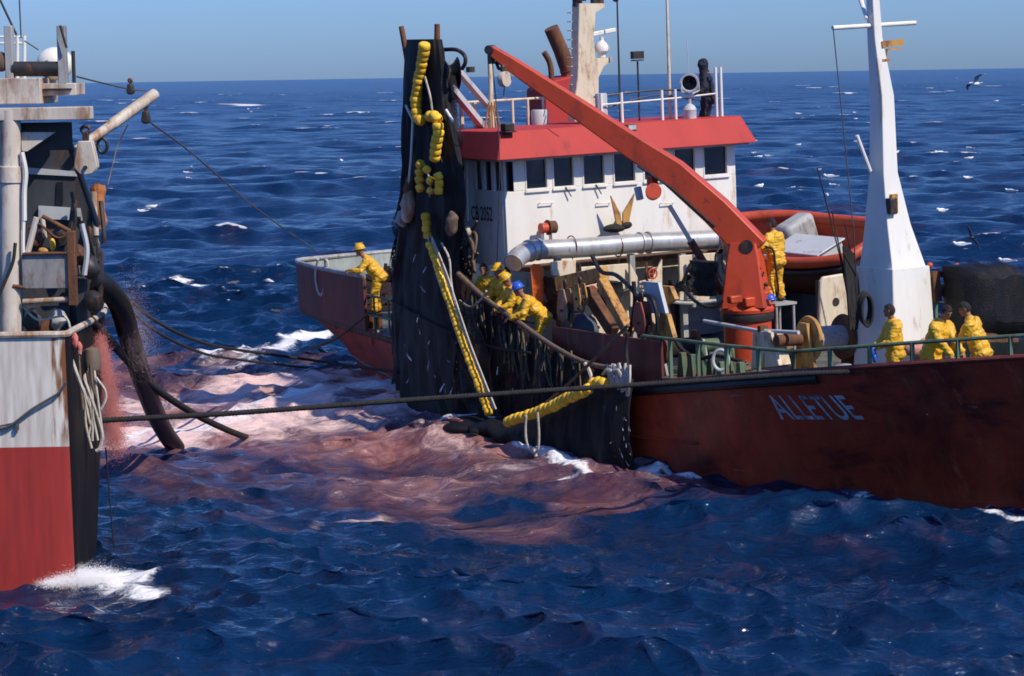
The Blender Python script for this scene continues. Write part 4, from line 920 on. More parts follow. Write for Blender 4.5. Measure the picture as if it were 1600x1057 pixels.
for px in (870, 985, 1065):
    c = hit_u(px, 383, PU); g = G(); g.beam(V(c.x, c.y, 1.7), V(c.x, c.y, c.z - 0.2), 0.13, 0.13); g.build('pipe_stand', greyp, vessel)
# saddle plates of cream steel in front of the deckhouse
for (pts, u) in (([(862, 410), (900, 405), (900, 440), (862, 440)], -5.15), ([(985, 412), (1000, 440), (1020, 436), (1035, 405), (1035, 480), (985, 480)], -5.05), ([(905, 418), (982, 412), (982, 452), (905, 455)], -5.2), ([(1062, 400), (1120, 395), (1120, 470), (1062, 470)], -5.1)):
    g = G(); g.prism([hit_u(x, y, u) for x, y in pts], (-0.06, 0, 0)); g.build('casing_plate', cream, vessel, 30, bevel=0.012)
# small red winch and rusty vee bracket on the ledge
mw = empty('ledge_winch'); mw.parent = vessel
c = hit_u(855, 358, WU + .3)
g = G(); g.cyl(c + V(0, -.17, .02), c + V(0, .0, .02), 0.12, n=16); g.build('motor', crane_red, mw)
g = G(); g.cyl(c + V(0, .03, .03), c + V(0, .2, .03), 0.14, n=16); g.cyl(c + V(0, .0, .03), c + V(0, .03, .03), 0.17, n=16); g.build('drum', rustm, mw)
g = G(); g.box(c + V(0, -.1, -.18), (0.14, 0.05, 0.2)); g.box(c + V(0, .1, -.18), (0.14, 0.05, 0.2)); g.build('foot', white, mw)
vb = empty('vee_bracket'); vb.parent = vessel
for pts in ([(953, 306), (968, 335), (970, 352), (962, 350)], [(990, 303), (981, 348), (972, 350), (972, 333)]):
    g = G(); g.prism([hit_u(x, y, WU + .35) for x, y in pts], (0.05, 0, 0)); g.build('plate', yellowst, vb, 30)
g = G(); g.ball(hit_u(960, 357, WU + .3), (.2, .28, .1)); g.ball(hit_u(975, 352, WU + .3), (.15, .2, .1)); g.build('rope_heap', rope_d, vb)

# ------------------------------------------------------------------ gallows with hanging blocks on the starboard side
gl = empty('gallows'); gl.parent = vessel
GV = -3.3
def gp(px, py, dv=0.0): return hit_v(px, py, GV + dv)
g = G(); g.beam(gp(874, 444, .2), gp(944, 428, .2), 0.22, 0.30); g.build('top_beam', yellowst, gl, bevel=0.02)
g = G(); g.beam(gp(940, 440, .1), gp(984, 522), 0.2, 0.22); g.build('leg', yellowst, gl, bevel=0.02)
g = G(); g.beam(gp(918, 455, .3), gp(960, 520, .3), 0.2, 0.28); g.build('leg', rustm, gl, bevel=0.02)
g = G(); g.beam(gp(880, 452, .3), gp(876, 530, .3), 0.16, 0.2); g.build('leg', rustm, gl, bevel=0.02)
g = G(); g.prism([gp(*p) for p in ((1003, 440), (1028, 442), (1040, 490), (1016, 490))], (0, .08, 0)); g.build('guard_plate', lgrey, gl, 30)
g = G(); g.prism([gp(*p) for p in ((1030, 488), (1042, 492), (1052, 528), (1032, 530)) ], (0, .1, 0)); g.prism([gp(*p, .2) for p in ((1030, 447), (1046, 448), (1055, 468), (1036, 480))], (0, .1, 0)); g.build('leg_plate', yellowst, gl, 30)
for pts in ([(925, 400), (940, 425), (962, 430), (985, 450), (1000, 470)], [(1000, 460), (1018, 466), (1026, 490), (1028, 520)], [(990, 440), (992, 470), (988, 500), (982, 530), (978, 580)]):
    g = G(); g.tube(catmull([gp(x, y, -.1) for x, y in pts]), 0.045, 8); g.build('hose', black, gl)
def hang_block(px, py, wr, hr, m1, label):
    o = hit_v(px, py, GV - 0.15); e = empty('pulley_block', at_ship(o), label, 'pulley')
    g = G(); prof = [(0.0, -hr), (wr * .8, -hr * .75), (wr, -hr * .3), (wr * .85, hr * .3), (wr * .4, hr), (0, hr)]
    pts = [V(x, 0, z) for x, z in prof] + [V(-x, 0, z) for x, z in reversed(prof[1:-1])]
    for dy in (-0.1, 0.06): g.prism([p + V(0, dy, 0) for p in pts], (0, 0.035, 0))
    g.build('cheek', m1, e, 30, bevel=0.012)
    g = G(); g.lathe([(wr * .8, -.05), (wr * .6, 0), (wr * .8, .05)], (0, 0, -hr * .25), V(0, 1, 0), 20); g.cyl((0, -.13, -hr * .25), (0, .13, -hr * .25), .03, n=10); g.build('sheave', darkst, e)
    g = G(); g.tube(catmull([V(0, 0, hr * .95), V(.03, 0, hr * 1.25), V(0, 0, hr * 1.5), V(-.03, 0, hr * 1.25), V(0, 0, hr * .95)]), 0.028, 6); g.build('shackle', darkst, e)
    g = G(); g.tube(catmull([V(-wr, 0, -hr * .4), V(-wr * .6, 0, -hr * 1.25), V(wr * .6, 0, -hr * 1.25), V(wr, 0, -hr * .4)]), 0.03, 6); g.build('strap', rope_b, e)
hang_block(884, 478, 0.21, 0.36, mat('bare rusty steel', (0.27, 0.19, 0.14), 0.5, var=.3, rust=.45, scale=6), 'brown worn pulley block hanging under the yellow gallows beam')
hang_block(1004, 498, 0.23, 0.34, mat('rusty red steel', (0.30, 0.06, 0.035), 0.55, var=.3, rust=.4, scale=6), 'red rusty pulley block hanging right of the yellow gallows leg')
hang_block(907, 462, 0.14, 0.25, yellowst, 'small yellowish pulley block behind the brown worn one')
# tarpaulins and bins
def bin_(px, py, sx, sy, sz, zb, rz_, label, matl=lgrey):
    p = hit_z(px, py, zb); e = empty('fish_bin', at_ship((p.x, p.y, zb), rz_), label, 'bin')
    g = G(); g.grid([[V(-sx * k, -sy * k, z), V(sx * k, -sy * k, z), V(sx * k, sy * k, z), V(-sx * k, sy * k, z)] for k, z in ((.46, 0), (.5, sz * .8))], True); g.add([V(-sx * .46, -sy * .46, 0), V(sx * .46, -sy * .46, 0), V(sx * .46, sy * .46, 0), V(-sx * .46, sy * .46, 0)], [(0, 1, 2, 3)]); g.build('tub', matl, e, 30, bevel=0.02)
    g = G(); g.box((0, 0, sz * .9), (sx * 1.06, sy * 1.06, sz * .2)); g.build('lid', matl, e, bevel=0.025)
    g = G(); g.box((sx * .5 + .01, 0, sz * .45), (.03, sy * .96, .05)); g.box((0, -sy * .5 - .01, sz * .45), (sx * .96, .03, .05)); g.build('rib', matl, e)
bin_(1077, 520, 1.15, 1.05, 0.75, 1.78, R(4), 'grey lidded fish bin on deck left of the crane column')
bin_(1233, 515, 0.8, 0.8, 0.75, 1.78, R(8), 'grey lidded fish bin on deck right of the crane column')
g = G(); p = hit_z(905, 520, 2.45); g.ball((0, 0, 0), (.5, .32, .28), None, 18, 12); g.v = [tuple(Vector(q) + .09 * mnoise.noise_vector(Vector(q) * 4)) for q in g.v]
tp = g.build('tarpaulin', mat('blue grey tarp', (.07, .085, .12), .6, var=.3, bump=.6, bscale=10), None, 60); tp.matrix_world = at_ship(hit_v(908, 513, -3.0), R(10)); tag(tp, 'dark blue grey tarpaulin bundled under the yellow gallows', 'tarpaulin')
g = G(); g.ball((0, 0, 0), (.45, .3, .2), None, 18, 12); g.v = [tuple(Vector(q) + .08 * mnoise.noise_vector(Vector(q) * 4 + V(3, 3, 3))) for q in g.v]
tp = g.build('tarpaulin', MATS['blue grey tarp'], None, 60); tp.matrix_world = at_ship(hit_v(862, 470, -2.6), R(10)); tag(tp, 'dark blue grey tarpaulin lying behind the men at the rail', 'tarpaulin')
g = G(); g.prism([V(0, 0, 0), V(0.1, 0.25, 0.02), V(0.04, 0.12, 0.35)], (-0.02, 0, 0.0)); tp = g.build('bag', mat('sky blue plastic', (.10, .42, .62), .4), None, 30, bevel=.008); tp.matrix_world = at_ship(hit_v(928, 492, -2.75)); tag(tp, 'light blue plastic bag seen between the gallows legs', 'bag')
# ------------------------------------------------------------------ bow winches
wn = empty('purse_winch'); wn.parent = vessel
def wp(px, py, u=1.55): return hit_u(px, py, u)
a = hit_v(1264, 530, -1.2); b = hit_v(1318, 527, -0.4); ax = (b - a).normalized()
g = G(); g.cyl(a, b, 0.24, n=24); g.build('drum', mat('wire on drum', (.42, .40, .38), .6, var=.25, rust=.25, scale=7, stretch=(6, 1, 1)), wn)
for c in (a, b):
    g = G(); g.lathe([(0, -.04), (.44, -.04), (.46, 0), (.44, .04), (0, .04)], c, ax, 28, cap=False); g.build('flange', rustm if c is b else yellowst, wn)
for c, k in ((a - ax * .14, yellowst), (b + ax * .16, rustm)):
    g = G(); g.prism([V(c.x - .42, c.y, 1.72), V(c.x + .42, c.y, 1.72), V(c.x + .12, c.y, c.z + .32), V(c.x - .12, c.y, c.z + .32)], ax * .08); g.build('side_frame', k, wn, 30, bevel=.01)
g = G(); g.cyl(a - ax * .2, a - ax * .75, .12, n=16); g.build('gearbox', rustm, wn)
g = G(); g.cyl(b + ax * .25, b + ax * 1.0, .14, n=16); g.lathe([(.2, 0), (.12, .12), (.12, .3), (.2, .42)], b + ax * .75, ax, 20); g.build('warping_head', lwhite, wn)
g = G(); g.beam(b + ax * .2 + V(0, 0, -.26), b + ax * 1.25 + V(0, 0, -.2), .2, .12); q = b + ax * 1.15; g.beam(q + V(0, 0, -.26), V(q.x, q.y, 1.72), .1, .1); q = b + ax * .45; g.beam(q + V(0, 0, -.26), V(q.x, q.y, 1.72), .1, .1); g.build('bench', cream, wn)
g = G(); g.box((a.x, (a.y + b.y) / 2, 1.78), (.9, 1.6, .12)); g.build('bed', greyp, wn, bevel=.02)
# cream A frame fairlead and the pale tube lying across it
af = empty('fairlead_frame'); af.parent = vessel
for pts in ([(1176, 520), (1200, 517), (1188, 575), (1173, 577)], [(1194, 517), (1204, 520), (1217, 572), (1194, 575)]):
    g = G(); g.prism([hit_v(x, y, -1.9) for x, y in pts], (0.0, .3, 0)); g.build('leg', cream, af, 30, bevel=.015)
g = G(); g.tube([hit_v(1100, 502, -1.8), hit_v(1182, 517, -1.8), hit_v(1205, 518, -1.8), hit_v(1248, 520, -1.7)], .04, 10); g.build('tube', lgrey, af)
g = G(); g.box(hit_v(1192, 514, -1.8), (.12, .2, .14)); g.build('roller', rustm, af, bevel=.02)
# green deck machinery behind the rail
rnd = random.Random(4)
for k in range(7):
    x = 1062 + k * 15; p = hit_v(x, 572 - rnd.uniform(0, 8), -2.3 + rnd.uniform(-.3, .5)); g = G(); hgt = rnd.uniform(.45, .8)
    g.prism([V(p.x - .13, p.y, 1.7), V(p.x + .13, p.y, 1.7), V(p.x + .08, p.y, 1.7 + hgt), V(p.x - .03, p.y, 1.7 + hgt)], (0, .12, 0)); g.build('bracket', green, vessel, 30, bevel=.01)
g = G(); c = hit_v(1126, 563, -2.7); g.tube([c + V(.2 * math.cos(t) * .6, .1 * math.cos(t), .2 * math.sin(t)) for t in np.linspace(0, 2 * math.pi, 24)], .035, 8); o = g.build('hoop', lgrey, vessel)
# cream hatch cover standing on end
hc = empty('hatch_cover'); hc.parent = vessel
g = G(); P = [(1283, 440), (1287, 433), (1318, 428), (1326, 432), (1332, 510), (1330, 528), (1284, 530), (1281, 500)]; g.prism([hit_u(x, y, .9) for x, y in P], (-.1, 0, 0)); g.build('plate', cream, hc, 30, bevel=.03)
g = G(); c = hit_u(1306, 472, .9); g.cyl(c + V(-.02, 0, 0), c + V(.012, 0, 0), .085, n=20); g.build('porthole', darkst, hc)
# blue drums below the skiff
for px in (1253, 1268): 
    p = hit_z(px, 512, 1.76); e = empty('drum', at_ship((p.x, p.y, 1.74)), 'blue plastic drum under the red skiff, %s of the two' % ('left' if px < 1260 else 'right'), 'drum')
    g = G(); g.lathe([(.0, 0), (.19, .01), (.2, .05), (.205, .2), (.2, .22), (.205, .24), (.205, .42), (.2, .44), (.205, .46), (.2, .62), (.18, .66), (0, .66)], (0, 0, 0), n=24, cap=False); g.build('barrel', bluep, e); g = G(); g.cyl((.08, 0, .66), (.08, 0, .7), .035, n=10); g.build('cap', black, e)

# ------------------------------------------------------------------ skiff on the port side
def build_skiff():
    Lg, B = 4.3, 2.2
    o = hit_v(1250, 372, 3.1); print('skiff', o); e = empty('skiff', at_ship((o.x, o.y + .3, o.z - 1.05), R(8)) @ Matrix.Rotation(R(20), 4, 'X') @ Matrix.Rotation(R(2), 4, 'Y'), 'red open skiff with grey engine box stowed on deck behind the crane', 'boat')
    xs = np.linspace(-1, 1, 33)
    def hb(t): return B / 2 * (1 - max(0, -t - 0.1) ** 2.6 * 1.15) if t < 0 else B / 2 * (1 - 0.35 * max(0, t) ** 3)
    hbs = [max(0.03, hb(t)) for t in xs]; gz = [1.05 + 0.32 * max(0, -t) ** 2 + 0.08 * max(0, t) ** 2 for t in xs]; kz = [0.0 + 0.45 * max(0, -t - .5) ** 1.5 for t in xs]
    def prof(i, ins=0.0):
        x = xs[i] * Lg / 2; b = hbs[i] - ins; r = []
        for s in np.linspace(-1, 1, 15):
            a = abs(s); y = b * (1 - (1 - a) ** 2.2) * (1 if s > 0 else -1); z = kz[i] + ins + (gz[i] - kz[i] - ins) * a ** 2.2; r.append(V(x, y, z))
        return r
    n = len(xs); rows = [prof(i) for i in range(n)]
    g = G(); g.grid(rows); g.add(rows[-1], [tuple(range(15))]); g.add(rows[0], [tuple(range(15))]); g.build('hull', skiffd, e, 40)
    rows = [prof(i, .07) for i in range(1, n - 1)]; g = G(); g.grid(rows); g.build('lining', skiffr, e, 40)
    loop = [V(xs[i] * Lg / 2, hbs[i], gz[i]) for i in range(n)] + [V(xs[i] * Lg / 2, -hbs[i], gz[i]) for i in range(n - 1, -1, -1)]
    g = G(); g.tube([p + V(0, 0, .02) for p in loop] + [loop[0] + V(0, 0, .02)], 0.13, 12); g.build('gunwale', skiffr, e, 60)
    g = G(); g.tube([p * 1 + V(0, .1 if p.y > 0 else -.1, -.17) for p in loop if -2.0 < p.x < 2.1], 0.07, 8); g.build('fender_strip', black, e, 60)
    g = G(); g.box((0.0, 0, .42), (3.8, 1.5, .05)); g.build('sole', greyp, e)
    g = G(); g.span((-.1, -.8, .45), (1.3, -.0, 1.16)); g.build('engine_box', lgrey, e, bevel=.03)
    g = G(); g.span((-.16, -.86, 1.163), (1.36, .06, 1.21)); g.build('engine_lid', lgrey, e, bevel=.02)
    for x in (.12, 1.05): g = G(); g.span((x, -.835, .46), (x + .1, -.802, 1.155)); g.build('strap', cream, e)
    g = G(); g.box((-.45, .35, .95), (.5, .9, .9)); g.build('console', greyp, e, bevel=.12)
    for x in (-1.7, -1.1): g = G(); g.span((x, -.85, .78), (x + .3, .85, .84)); g.build('thwart', greyp, e, bevel=.01)
    g = G(); g.cyl((-2.0, -.1, .9), (-1.4, -.3, 1.2), .08, n=12); g.build('tow_post', darkst, e)
    # cradle under it
    for du in (-1.6, 0.2, 1.8):
        g = G(); g.span((o.x + du - .08, o.y - .9, 1.7), (o.x + du + .08, o.y + 1.0, 3.12 + .12)); g.build('skiff_cradle', darkst, vessel)
build_skiff()
# ------------------------------------------------------------------ net stack on the fore deck
g = G(); P = [hit_u(x, y, 4.4) for x, y in ((1505, 420), (1540, 414), (1580, 416), (1602, 440), (1616, 480), (1625, 525), (1505, 528))]
ctr_ = sum(P, Vector()) / len(P); rows = []
for k, (dx, sc) in enumerate(((-.9, .55), (-.8, .85), (-.6, .97), (-.2, 1.0), (.1, .98), (.3, .9), (.4, .6))):
    ring = []
    for i in range(len(P)):
        for t in np.linspace(0, 1, 8, endpoint=False):
            q = P[i].lerp(P[(i + 1) % len(P)], t); q = ctr_ + (q - ctr_) * sc + V(dx, 0, 0); nz = mnoise.noise_vector(q * 2.2) * .1 + mnoise.noise_vector(q * 6) * .05; ring.append(q + nz)
    rows.append(ring)
g.grid(rows, True); g.add(rows[0], [tuple(range(len(rows[0])))]); g.add(rows[-1], [tuple(range(len(rows[0])))])
g.v = [tuple(Vector(p) - ctr_) for p in g.v]; ns = g.build('net_pile', netm, None, 80); ns.matrix_world = at_ship(ctr_); tag(ns, 'big dark heap of netting stacked on the fore deck by the bow', 'net')
rf = empty('roller_frame'); rf.parent = vessel
FR = 3.6
for pts in ([(1450, 424), (1462, 424), (1466, 470), (1456, 472)], [(1494, 420), (1502, 422), (1500, 450), (1492, 452)]): g = G(); g.prism([hit_u(x, y, FR) for x, y in pts], (.12, 0, 0)); g.build('post', rustm, rf, 30)
g = G(); g.beam(hit_u(1448, 430, FR + .05), hit_u(1506, 426, FR + .05), .1, .1); g.build('crossbar', rustm, rf)
for x, y in ((1453, 415), (1495, 416)): g = G(); g.ball(hit_u(x, y, FR), .06); g.build('knob', crane_red, rf)
g = G(); g.prism([hit_u(x, y, FR - .1) for x, y in ((1460, 444), (1492, 444), (1492, 462), (1462, 464))], (.04, 0, 0)); g.build('plate', lgrey, rf, 30)
g = G(); g.tube(catmull([hit_u(x, y, FR + .1) for x, y in ((1506, 452), (1516, 462), (1522, 476), (1522, 492))]), .045, 8); g.build('wheel_arc', cream, rf)
g = G(); g.prism([hit_u(x, y, 4.7) for x, y in ((1532, 508), (1590, 514), (1592, 535), (1532, 535))], (-.5, 0, 0)); g.build('hatch_board', rustm, vessel, 30)
g = G()
for (x, y, s) in ((1420, 545, .16), (1432, 548, .2), (1446, 538, .15), (1438, 556, .16)): g.ball(hit_u(x, y, 4.2), (s, s, s * .8))
g.v = [tuple(Vector(q) + .05 * mnoise.noise_vector(Vector(q) * 9)) for q in g.v]; c = hit_u(1432, 548, 4.2); g.v = [tuple(Vector(p) - c) for p in g.v]
hp = g.build('rope_heap', mat('pink rope', (.42, .16, .13), .9, var=.4, stain=.3, staincol=(.5, .42, .35), scale=9), None, 60); hp.matrix_world = at_ship(c); tag(hp, 'heap of reddish and white rope beside the foremast foot', 'rope')
# orange oilskin under the pipe
g = G(); g.grid([[hit_u(x + dx, y, -5.2) + V(.06 * math.sin(t * 2), 0, 0) for t, dx in zip(np.linspace(0, 6.28, 16, endpoint=False), [w_ * math.cos(t) for t in np.linspace(0, 6.28, 16, endpoint=False)])] for x, y, w_ in ((836, 413, 4), (838, 420, 9), (840, 445, 9), (841, 470, 8), (843, 498, 5))], True)
g.v = [tuple(Vector(p) + V(.09 * math.sin(i * 6.28 / 16), 0, 0)) for i, p in enumerate(g.v)]; c = hit_u(838, 415, -5.2); g.v = [tuple(Vector(p) - c) for p in g.v]
oo = g.build('oilskin_jacket', oil_o, None, 60); oo.matrix_world = at_ship(c); tag(oo, 'orange oilskin jacket hung up below the silver pipe elbow', 'jacket')
# clutter of ropes at the rail by the wheelhouse
rnd = random.Random(31); g = G()
for k in range(34):
    x = rnd.uniform(706, 742); y = rnd.uniform(362, 430); g.tube(catmull([hit_v(x + rnd.uniform(-8, 8), y - rnd.uniform(8, 20), -3.4 + rnd.uniform(-.2, .2)), hit_v(x + rnd.uniform(-4, 4), y, -3.4 + rnd.uniform(-.2, .2)), hit_v(x + rnd.uniform(-6, 6), y + rnd.uniform(8, 30), -3.4 + rnd.uniform(-.2, .2))]), rnd.uniform(.025, .05), 5)
c = hit_v(724, 400, -3.4); g.v = [tuple(Vector(p) - c) for p in g.v]; o = g.build('rope_tangle', rope_b, None, 60); o.matrix_world = at_ship(c); tag(o, 'brown tangle of old rope and netting hung beside the wheelhouse corner', 'rope')
g = G(); g.ball((0, 0, 0), (.13, .13, .2)); g.ball((.15, .05, -.05), (.1, .1, .15)); g.v = [tuple(Vector(q) + .04 * mnoise.noise_vector(Vector(q) * 9)) for q in g.v]; o = g.build('canvas_bundle', lwhite, None, 60); o.matrix_world = at_ship(hit_v(722, 358, -3.5)); tag(o, 'dirty white canvas bundle above the brown rope tangle', 'bundle')
# ------------------------------------------------------------------ the second vessel at the left edge
LD = 39.8
def lp(px, py, dd=0.0): return onD(px, py, LD + dd)
LO = lp(105, 700); LO.z = 0
LM = Matrix.Translation(LO); LOi = LO
ship2 = empty('fishing_vessel', LM, 'rusty white and red vessel at the left edge, seen by its stern corner', 'fishing boat')
def l(px, py, dd=0.0): return lp(px, py, dd) - LOi
def build_hull2():
    m = bpy.data.materials.new('boot topping'); m.use_nodes = True
    src = mat('white over red', (.6, .58, .55), .5); nt = src.node_tree; L = nt.links.new; b = nt.nodes['Principled BSDF']
    tc = nn(nt, 'ShaderNodeTexCoord'); sx = nn(nt, 'ShaderNodeSeparateXYZ'); L(tc.outputs['Object'], sx.inputs[0])
    n = nn(nt, 'ShaderNodeTexNoise'); n.inputs['Scale'].default_value = 3; n.inputs['Detail'].default_value = 8; mp_ = nn(nt, 'ShaderNodeMapping'); mp_.inputs['Scale'].default_value = (3, 3, .35); L(tc.outputs['Object'], mp_.inputs[0]); L(mp_.outputs[0], n.inputs[0])
    def mix(f, a, c):
        x = nn(nt, 'ShaderNodeMix', data_type='RGBA')
        for i, t in ((0, f), (6, a), (7, c)):
            if isinstance(t, tuple): x.inputs[i].default_value = (*t, 1)
            else: L(t, x.inputs[i])
        return x.outputs[2]
    def rng(v, lo, hi):
        r = nn(nt, 'ShaderNodeMapRange'); r.inputs[1].default_value = lo; r.inputs[2].default_value = hi; L(v, r.inputs[0]); return r.outputs[0]
    wh_ = mix(rng(n.outputs[0], .35, .75), (.74, .69, .61), (.46, .39, .31)); rd = mix(rng(n.outputs[0], .3, .7), (.40, .040, .028), (.30, .032, .026))
    wr = mix(rng(sx.outputs[2], 2.115, 2.125), rd, wh_)
    # rust down the corner and under the rail
    add = nn(nt, 'ShaderNodeMath', operation='ADD'); cx = rng(sx.outputs[0], -.42, .0); ms = nn(nt, 'ShaderNodeMath', operation='MULTIPLY'); L(cx, ms.inputs[0]); ms.inputs[1].default_value = .38; L(ms.outputs[0], add.inputs[0]); L(n.outputs[0], add.inputs[1])
    up = rng(sx.outputs[2], 2.0, 2.4); mm = nn(nt, 'ShaderNodeMath', operation='MULTIPLY'); L(rng(add.outputs[0], .72, .86), mm.inputs[0]); L(up, mm.inputs[1])
    fin = mix(mm.outputs[0], wr, (.20, .075, .025)); L(fin, b.inputs['Base Color'])
    zt, zb = 3.87, -1.2
    plan_t = [(-420, 0.0), (60, 0.0), (90, 0.0), (101, 0.02), (106, 0.12), (112, .5), (140, 2.0), (163, 3.6), (166, 5.0), (155, 7.0), (60, 9.0)]
    plan_b = [(-420, 0.0), (60, 0.0), (100, 0.0), (106, 0.02), (109, 0.10), (113, .5), (124, 2.0), (134, 3.6), (136, 5.0), (125, 7.0), (50, 9.0)]
    rows = []
    for t in np.linspace(0, 1, 24):
        row = []
        for (xa, da), (xb, db) in zip(plan_t, plan_b):
            a = lp(xa, 528.5, da); b_ = lp(xb, 528.5, db); a.z = zt - (.0 if da < 4 else 0); b_.z = zb; row.append(a.lerp(b_, t) - LOi)
        rows.append(row)
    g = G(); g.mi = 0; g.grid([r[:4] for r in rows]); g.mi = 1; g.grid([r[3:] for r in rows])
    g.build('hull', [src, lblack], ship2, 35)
    bpy.data.materials.remove(m)
    g = G(); tp = rows[0]; g.tube([p + V(0, 0, .02) for p in tp[:9]], .055, 8); g.build('rail_cap', lwhite, ship2)
    g = G(); g.grid([[p + V(0, 0, -.4) for p in tp[:10]], [V(-6, 9, zt - .4 )] * 10]); g.build('deck', deckm, ship2)
    g = G(); g.tube([rows[5][0].lerp(rows[5][0], 0) * 1, ], .02) if False else None
build_hull2()
def lcyl(px0, py0, px1, py1, r, dd0, dd1, m, name, n=14, r2=None):
    g = G(); g.cyl(l(px0, py0, dd0), l(px1, py1, dd1), r, r2, n); return g.build(name, m, ship2)
lcyl(16, 528, 16, 280, .175, .9, .9, lwhite, 'post', 22)
lcyl(16, 262, 16, 172, .165, .9, .9, lwhite, 'post', 22)
g = G(); a, b = l(16, 286, .9), l(16, 260, .9); g.lathe([(.18, 0), (.2, .01), (.2, (b - a).length - .01), (.18, (b - a).length)], a, b - a, 22); g.build('collar', lwhite, ship2)
def lbox(x0, y0, x1, y1, d0, d1, m, name, bevel=.012):
    a = l(x0, y1, d0); b = l(x1, y0, d0); g = G(); g.span((a.x, a.y, a.z), (b.x, b.y + (d1 - d0), b.z)); return g.build(name, m, ship2, bevel=bevel)
lbox(-40, 167, 137, 190, .75, 1.3, lwhite, 'cross_beam')
lbox(30, 191, 112, 236, 1.25, 1.3, lgreyd, 'beam_shade')  # dark sheet under the beam, the shade there put into its colour
g = G(); g.prism([l(x, y, .95) for x, y in ((33, 207), (86, 207), (42, 237), (34, 236))], (0, .08, 0)); g.build('gusset', lwhite, ship2, 30)
lbox(-40, 122, 62, 164, .9, 2.5, lwhite, 'winch_house')
lbox(60, 130, 118, 150, 1.1, 2.0, lwhite, 'platform')
lbox(66, 138, 112, 142, 1.05, 1.09, darkst, 'platform_slot')
lcyl(20, 108, 92, 108, .12, 1.2, 1.2, darkst, 'winch_drum', 18)
lbox(9, 40, 18, 140, 1.1, 1.3, greyp, 'drum_cheek'); lbox(91, 40, 101, 138, 1.1, 1.3, greyp, 'drum_cheek')
lcyl(114, 80, 116, 135, .03, 1.2, 1.2, darkst, 'stanchion'); lcyl(94, 40, 104, 75, .02, 1.0, 1.0, darkst, 'stanchion')
g = G(); c = l(86, 100, 1.9); g.ball(c, (.30, .30, .27), None, 22, 14); g.build('radar_dome', white, ship2)
g = G()
for y in (58, 68, 105): g.cyl(l(-20, y, 1.8), l(40, y, 1.8), .02, n=8)
for x in (27, 38): g.cyl(l(x, 56, 1.8), l(x, 122, 1.8), .03, n=8)
g.build('upper_rail', white, ship2)
lcyl(0, 0, 26, 55, .018, 1.4, 1.4, darkst, 'stay'); lcyl(30, -5, 33, 60, .012, 1.4, 1.4, wire, 'stay'); lcyl(38, 64, 60, 78, .012, 1.4, 1.4, wire, 'stay')
g = G(); g.ball(l(2, 97, 1.2), (.12, .1, .16)); g.build('rope_bundle', rope_b, ship2)
# house behind, its dark after side and the lower grey wall
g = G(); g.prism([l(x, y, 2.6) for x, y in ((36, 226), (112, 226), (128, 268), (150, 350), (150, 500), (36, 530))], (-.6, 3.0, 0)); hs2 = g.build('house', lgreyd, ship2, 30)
g = G(); g.prism([l(x, y, 2.55) for x, y in ((40, 262), (115, 268), (120, 276), (40, 272))], (0, .06, 0)); g.build('ledge', lgrey, hs2, 30)
g = G(); g.prism([l(x, y, 2.5) for x, y in ((60, 322), (125, 326), (128, 345), (60, 342))], (0, .08, 0)); g.build('ledge', lgrey, hs2, 30)
g = G(); g.prism([l(x, y, 2.57) for x, y in ((89, 285), (98, 285), (98, 320), (87, 320))], (0, .06, 0)); g.build('doorway', black, hs2, 30)
lbox(35, 397, 108, 452, .75, .82, mat('galvanised plate', (.27, .26, .25), .6, var=.2, rust=.25, stain=.2, scale=4), 'panel')
lbox(35, 394, 108, 399, .70, .83, rustm, 'panel_rim')
lbox(107, 362, 116, 478, .7, .86, rustm, 'panel_post')
lcyl(66, 338, 110, 362, .035, .78, .78, rustm, 'brace'); lcyl(36, 472, 108, 468, .045, .8, .8, lwhite, 'crossbar'); lcyl(20, 447, 40, 450, .03, .75, .78, rustm, 'bracket')
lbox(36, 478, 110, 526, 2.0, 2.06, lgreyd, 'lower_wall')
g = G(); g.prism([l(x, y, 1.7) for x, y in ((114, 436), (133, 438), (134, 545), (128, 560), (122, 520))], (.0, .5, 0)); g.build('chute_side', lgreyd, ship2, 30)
lcyl(102, 205, 152, 352, .055, 1.5, 2.2, mat('dark blue pole', (.02, .03, .055), .4), 'davit_pole')
g = G(); g.ball(l(101, 203, 1.45), .06); g.build('pole_cap', white, ship2)
lcyl(146, 300, 150, 368, .05, 2.2, 2.2, lwhite, 'pale_post'); lcyl(150, 368, 150, 430, .03, 2.2, 2.2, darkst, 'dark_post')
g = G(); g.tube(catmull([l(34, 238, .8), l(40, 270, .8), l(38, 300, .8), l(38, 345, .8)]), .04, 7); g.tube(catmull([l(37, 340, .8), l(36, 380, .8), l(37, 420, .8)]), .03, 7); g.build('white_line', white, ship2)
lcyl(57, 340, 43, 396, .05, .85, .85, lwhite, 'slant_pole', 8); lcyl(66, 340, 70, 372, .04, 1.2, 1.2, lwhite, 'short_pole', 8)
g = G(); g.ball(l(82, 383, 1.0), (.05, .05, .11)); g.build('fitting', floaty, ship2); g = G(); g.ball(l(68, 392, 1.0), (.09, .06, .06)); g.build('fitting', yellowst, ship2)
g = G()
rnd = random.Random(77)
for k in range(14):
    x = rnd.uniform(116, 158); y = rnd.uniform(350, 470); g.tube(catmull([l(x, y - rnd.uniform(15, 50), 2.3), l(x + rnd.uniform(-6, 6), y, 2.2), l(x + rnd.uniform(-5, 8), y + rnd.uniform(15, 50), 2.2)]), rnd.uniform(.025, .06), 6)
g.build('hanging_gear', darkst, ship2)
g = G(); g.tube(catmull([l(-5, 470, .6), l(8, 440, .6), l(20, 410, .62), l(24, 380, .62)]), .03, 6); g.build('wire_bight', darkst, ship2)
